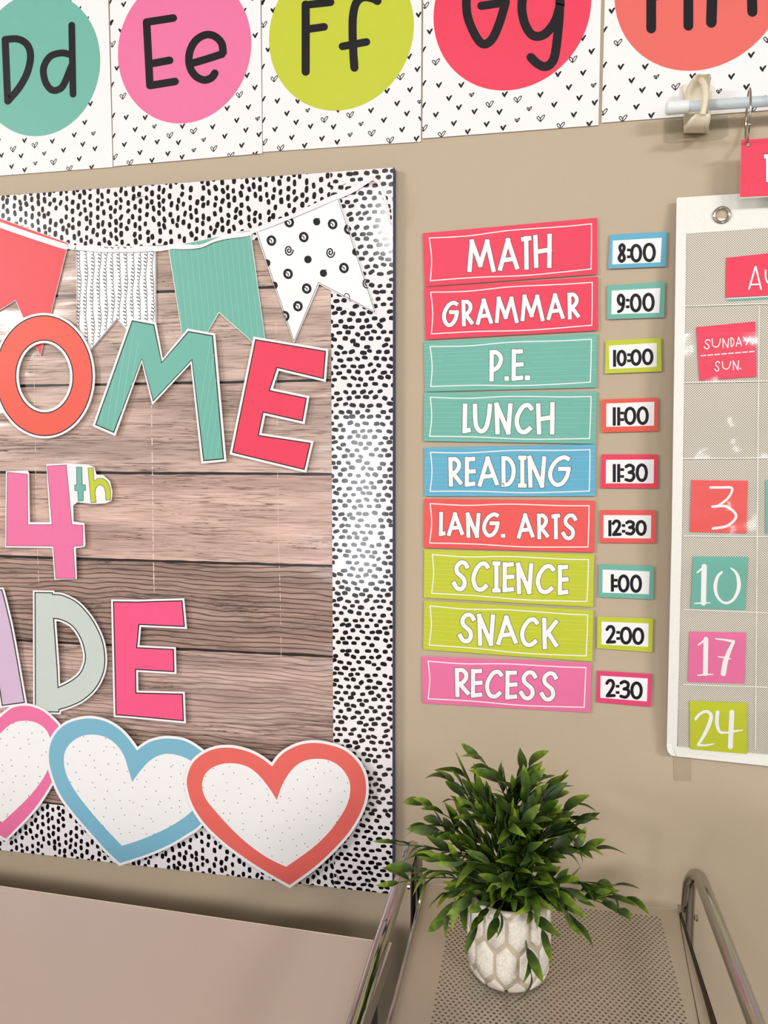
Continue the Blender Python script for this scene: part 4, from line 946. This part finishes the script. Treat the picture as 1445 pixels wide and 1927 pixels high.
sh = ct.part('top_shelf', perforated(ZS))
m = MB(); m.box((X0, YF - .0012, ZS - .028), (X1, YF, ZS + .001), M_steel); ct.part('shelf_flange', m, parent=sh)
m = MB(); m.box((X0, YB, ZS - .028), (X1, YB + .0012, ZS + .0006), M_steel); ct.part('shelf_flange', m, parent=sh)
m = MB(); m.box((X0 + .0005, YF, ZS - .028), (X1 - .0005, YB, ZS - .026), M_desk_dark); ct.part('hole_shade_plate', m, parent=sh)  # added unseen plate, blocks light from below so the holes read dark
# left rim: thin polished rod-like fold; right rim: lip that rises towards the front
m = MB(); m.tube([(X0 - .001, YB, ZS + .001), (X0 - .001, YF, ZS + .001)], .0022, M_chrome, 10); m.box((X0 - .002, YF, ZS - .028), (X0 - .0008, YB, ZS), M_rimdark)
ct.part('left_rim', m, parent=sh, smooth=False)
n = 16; V_ = []
for k in range(n + 1):
    t_ = k / n; y = YB + (YF - YB) * t_; w = .016 * min(1, t_ * 1.8) ** .8
    V_ += [(X1 - w, y, ZS + .0006), (X1 - w * .45, y, ZS + .0006 - .006 * min(1, t_ * 3)), (X1 + .0005, y, ZS + .002 + .004 * min(1, t_ * 2)), (X1 + .0015, y, ZS + .002 + .004 * min(1, t_ * 2)), (X1 + .0015, y, ZS - .028)]
m = MB(); m.add(V_, [[5 * k + i, 5 * k + i + 1, 5 * k + 6 + i, 5 * k + 5 + i] for k in range(n) for i in range(4)], M_rimdark)
ct.part('right_rim', m, parent=sh)
def handle(x, zr=.8845, lean=0):
    r = .0075; R_ = .028; pts = [(x + lean, YB + .002, .06), (x + lean, YB + .002, .45), (x + lean, YB + .002, zr - R_ - .01)]
    for k in range(1, 11):
        a = math.pi / 2 * k / 10; pts.append((x + lean * (1 - k / 10), YB + .002 - R_ * (1 - math.cos(a)), zr - R_ + R_ * math.sin(a)))
    pts += [(x, YB - .06, zr), (x, YB - .2, zr), (x, YF + .07, zr)]
    for k in range(1, 11):
        a = math.pi / 2 * k / 10; pts.append((x, YF + .045 - R_ * math.sin(a) - .01, zr - R_ + R_ * math.cos(a)))
    pts += [(x, YF + .007, .45), (x, YF + .007, .06)]
    m = MB(); m.tube(pts, r, M_chrome, 24); return m
ct.part('handle_frame', handle(-.1415, lean=.003), smooth=True); ct.part('handle_frame', handle(.1858, lean=-.007), smooth=True)
# bolts and brackets fixing the shelf to the posts
for x, s_ in ((-.1365, 1), (.1770, -1)):
    m = MB(); m.box((x + s_ * .006 - .003, YB - .010, ZS - .02), (x + s_ * .006 + .003, YB + .006, ZS + .004), M_chrome)
    m.tube([(x - s_ * .010, YB + .002, ZS - .008), (x - s_ * .0128, YB + .002, ZS - .008)], .0035, M_chrome, 12); ct.part('shelf_bracket', m)
for z in (.48, .16):
    m = MB(); m.box((X0, YF, z - .002), (X1, YB, z), M_rimdark); m.box((X0, YF - .001, z), (X1, YF, z + .02), M_rimdark); m.box((X0, YB, z), (X1, YB + .001, z + .02), M_rimdark)
    ct.part('lower_shelf', m)
for x in (-.1385, .1788):
    for y in (YB + .002, YF + .007):
        m = MB(); m.tube([(x - .009, y, .026), (x + .009, y, .026)], .026, mat('black_rubber', (30, 30, 30), .7, .3), 18); m.box((x - .012, y - .006, .026), (x - .0095, y + .006, .065), M_chrome); m.box((x + .0095, y - .006, .026), (x + .012, y + .006, .065), M_chrome)
        m.box((x - .012, y - .008, .056), (x + .012, y + .008, .064), M_chrome); ct.part('caster_wheel', m)

# ================================================================== POTTED PLANT
PC = Vector((-.0212, -.2350, ZS + .0003)); HV = .086
pot = Thing('potted_plant', PC, 'green artificial plant in a whitewashed honeycomb vase on the trolley', 'potted plant')
def vr(z):     # vase radius at height z: rounded foot, near-straight wall
    t_ = z / HV
    return .0305 + .0100 * math.sqrt(max(0, 1 - (1 - min(1, t_ / .2)) ** 2)) + .0012 * t_
prof = [(0, 0)] + [(vr(HV * k / 18) - .0010, HV * k / 18) for k in range(19)] + [(vr(HV) - .0045, HV), (vr(HV) - .006, HV - .012), (0, HV - .012)]
m = MB(); n = 64; V_ = []; Fc = []
for r, z in prof: V_ += [PC + Vector((r * math.cos(2 * math.pi * k / n), r * math.sin(2 * math.pi * k / n), z)) for k in range(n)]
for j in range(len(prof) - 1): Fc += [[j * n + k, j * n + (k + 1) % n, (j + 1) * n + (k + 1) % n, (j + 1) * n + k] for k in range(n)]
m.add(V_[:], Fc, M_pot); vase = pot.part('vase', m, smooth=True)
m = MB(); m.tube([PC + Vector((0, 0, HV - .0125)), PC + Vector((0, 0, HV - .009))], vr(HV) - .006, M_soil, 32); pot.part('moss_filling', m)
NH = 11; R_h = .0232; hw = math.pi * .0415 / NH
for row in range(-1, 3):
    zc = .0305 + row * .0350
    for k in range(NH):
        a0 = 2 * math.pi * (k + .5 * (row % 2)) / NH + .12
        hexp = [(hw * math.cos(math.pi / 6 + i * math.pi / 3) / math.cos(math.pi / 6), R_h * math.sin(math.pi / 6 + i * math.pi / 3)) for i in range(6)]
        hexp = [(x * (1 - .0015 / hw), y * (1 - .0015 / hw)) for x, y in hexp]
        pp = clip([(x, y + zc) for x, y in hexp], [(0, 1, -.0015), (0, -1, HV - .0005)])
        if not pp: continue
        # subdivide the outline so that the panel follows the curve of the vase
        ring = []
        for i in range(len(pp)):
            p, q = pp[i - 1], pp[i]
            for s_ in range(3): ring.append((p[0] + (q[0] - p[0]) * s_ / 3, p[1] + (q[1] - p[1]) * s_ / 3))
        cx_, cz_ = sum(p[0] for p in pp) / len(pp), sum(p[1] for p in pp) / len(pp)
        def P3(x, z, h):
            a = a0 + x / .0415; r = vr(max(0, min(HV, z))) + h; return PC + Vector((r * math.cos(a), r * math.sin(a), z))
        m = MB(); nr = len(ring); V_ = [P3(x, z, -.0012) for x, z in ring] + [P3(cx_ + (x - cx_) * .9, cz_ + (z - cz_) * .93, .0009) for x, z in ring] + [P3(cx_ + (x - cx_) * .5, cz_ + (z - cz_) * .5, .0008) for x, z in ring] + [P3(cx_, cz_, .0007)]
        Fc = [[i, (i + 1) % nr, nr + (i + 1) % nr, nr + i] for i in range(nr)] + [[nr + i, nr + (i + 1) % nr, 2 * nr + (i + 1) % nr, 2 * nr + i] for i in range(nr)] + [[2 * nr + i, 2 * nr + (i + 1) % nr, 3 * nr] for i in range(nr)]
        m.add(V_, Fc, M_panel); pot.part('hexagon_panel', m, parent=vase, smooth=True)
# leaves: a few shared meshes, copied
def leaf_geo(L_, w, curl, twist):
    V_, Fc = [], []; n = 8
    for i in range(n + 1):
        t_ = i / n; hw_ = w / 2 * (math.sin(math.pi * min(1, t_ * .93 + .035)) ** .85) * (1 - .35 * t_) * 1.25 if 0 < i < n else (.0004 if i == 0 else .0001)
        x = L_ * t_ * (1 - .12 * curl * t_); z = -curl * L_ * .45 * t_ * t_; tw = twist * t_
        c, s_ = math.cos(tw), math.sin(tw); f = hw_ * .38
        V_ += [(x, -hw_ * c, z + f - hw_ * s_), (x, 0, z), (x, hw_ * c, z + f + hw_ * s_)]
    for i in range(n): Fc += [[3 * i, 3 * i + 3, 3 * i + 4, 3 * i + 1], [3 * i + 1, 3 * i + 4, 3 * i + 5, 3 * i + 2]]
    return V_, Fc
LG = [leaf_geo(.031, .0096, c, tw) for c, tw in [(.35, .2), (.9, -.5), (.1, .4), (-.5, .3), (.6, 1.2), (1.5, -.2)]]
LMs = []
for V_, Fc in LG:
    me = bpy.data.meshes.new('leaf'); me.from_pydata(V_, [], Fc); me.materials.append(M_leaf)
    for p in me.polygons: p.use_smooth = True
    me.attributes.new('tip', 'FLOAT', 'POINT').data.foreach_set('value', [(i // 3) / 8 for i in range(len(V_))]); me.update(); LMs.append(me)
rnd = random.Random(21); mouth = PC + Vector((0, 0, HV - .006))
ends = [(-.054, -.21, 1.040), (-.003, -.205, 1.034), (-.090, -.21, 1.016), (-.114, -.21, .985), (-.136, -.235, .952), (-.134, -.24, .914), (.082, -.23, .930), (.062, -.215, .956), (.040, -.20, .992),
        (.002, -.286, .862), (-.084, -.245, .888), (.020, -.205, 1.012), (-.030, -.21, 1.022), (-.070, -.19, 1.010), (-.105, -.22, .966), (-.118, -.25, .936), (.048, -.24, .970), (.074, -.24, .922),
        (-.055, -.29, .935), (.0, -.295, .94), (-.03, -.30, .925), (-.080, -.275, .930), (.030, -.28, .932), (.085, -.235, .908), (.095, -.225, .915),
        (.025, -.285, .96), (-.07, -.28, .965), (-.03, -.30, .955), (-.1, -.25, .95), (-.02, -.27, 1.0), (-.06, -.24, 1.0), (.02, -.25, .995), (-.045, -.19, .985), (.0, -.18, .98), (.03, -.18, .97), (-.08, -.17, .97),
        (-.05, -.285, .905), (.012, -.285, .908), (-.075, -.26, .905), (.04, -.26, .908)]
NE = len(ends)
for _ in range(26):
    a = rnd.uniform(0, 6.28); el = rnd.uniform(.25, 1.45)
    ends.append((PC.x + .082 * math.cos(a) * math.cos(el), PC.y + .01 + .055 * math.sin(a) * math.cos(el), mouth.z + .018 + .092 * math.sin(el)))
leaf_n = 0; stuff = MB(); stuff_tip = []
for si, ed in enumerate(ends):
    ed = Vector(ed); st0 = mouth + Vector((rnd.uniform(-.018, .018), rnd.uniform(-.018, .018), 0))
    vec = ed - st0; out = Vector((vec.x, vec.y, 0))
    ctrl = st0 + Vector((out.x * .25, out.y * .25, max(.03, vec.z * .75 + .01)))
    if ed.z < mouth.z - .01: ctrl = st0 + Vector((out.x * .55, out.y * .55, .022))
    pts = [(st0 * (1 - u) ** 2 + ctrl * 2 * u * (1 - u) + ed * u * u) for u in [k / 10 for k in range(11)]]
    m = MB(); m.tube(pts, [.0011 - .00006 * k for k in range(11)], M_stem, 6)
    stem_o = pot.part('stem', m, smooth=True)
    nl = 9 if si < NE else 8
    for li in range(nl):
        u = .24 + .76 * (li + rnd.uniform(-.2, .2)) / (nl - 1); u = min(1, max(.12, u))
        p = st0 * (1 - u) ** 2 + ctrl * 2 * u * (1 - u) + ed * u * u
        tan = ((ctrl - st0) * 2 * (1 - u) + (ed - ctrl) * 2 * u).normalized()
        side = tan.orthogonal().normalized(); side.rotate(Matrix.Rotation(rnd.uniform(0, 6.28) if li < nl - 1 else 0, 3, tan))
        sp = rnd.uniform(.3, .8) if li < nl - 1 else rnd.uniform(0, .15)
        dr = (tan * math.cos(sp) + side * math.sin(sp)).normalized()
        if ed.z > mouth.z + .02: dr.z += .22; dr.normalize()
        if dr.y > 0 and p.y > -.12: dr.y *= -.3; dr.normalize()
        yv = Vector((0, 0, 1)).cross(dr); yv = yv.normalized() if yv.length > .05 else side
        yv.rotate(Matrix.Rotation(rnd.uniform(-1.3, 1.3), 3, dr)); zv = dr.cross(yv)
        sc = rnd.uniform(.72, 1.12); M4 = Matrix((dr, yv, zv)).transposed().to_4x4() @ Matrix.Scale(sc, 4)
        M4.translation = p - PC
        tip = M4 @ Vector((.03, 0, 0)) + PC
        if tip.z < ZS + .004: continue
        k = rnd.randrange(6)
        if u < .45 or si >= NE + 4 or leaf_n >= 296:
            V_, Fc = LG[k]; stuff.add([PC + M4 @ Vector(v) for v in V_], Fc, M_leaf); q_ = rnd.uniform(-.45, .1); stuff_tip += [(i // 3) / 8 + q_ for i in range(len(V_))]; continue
        o = bpy.data.objects.new('leaf', LMs[k]); S.collection.objects.link(o); o.parent = stem_o; o.matrix_local = M4; leaf_n += 1
o = pot.part('inner_foliage', stuff, kind='stuff', smooth=True)
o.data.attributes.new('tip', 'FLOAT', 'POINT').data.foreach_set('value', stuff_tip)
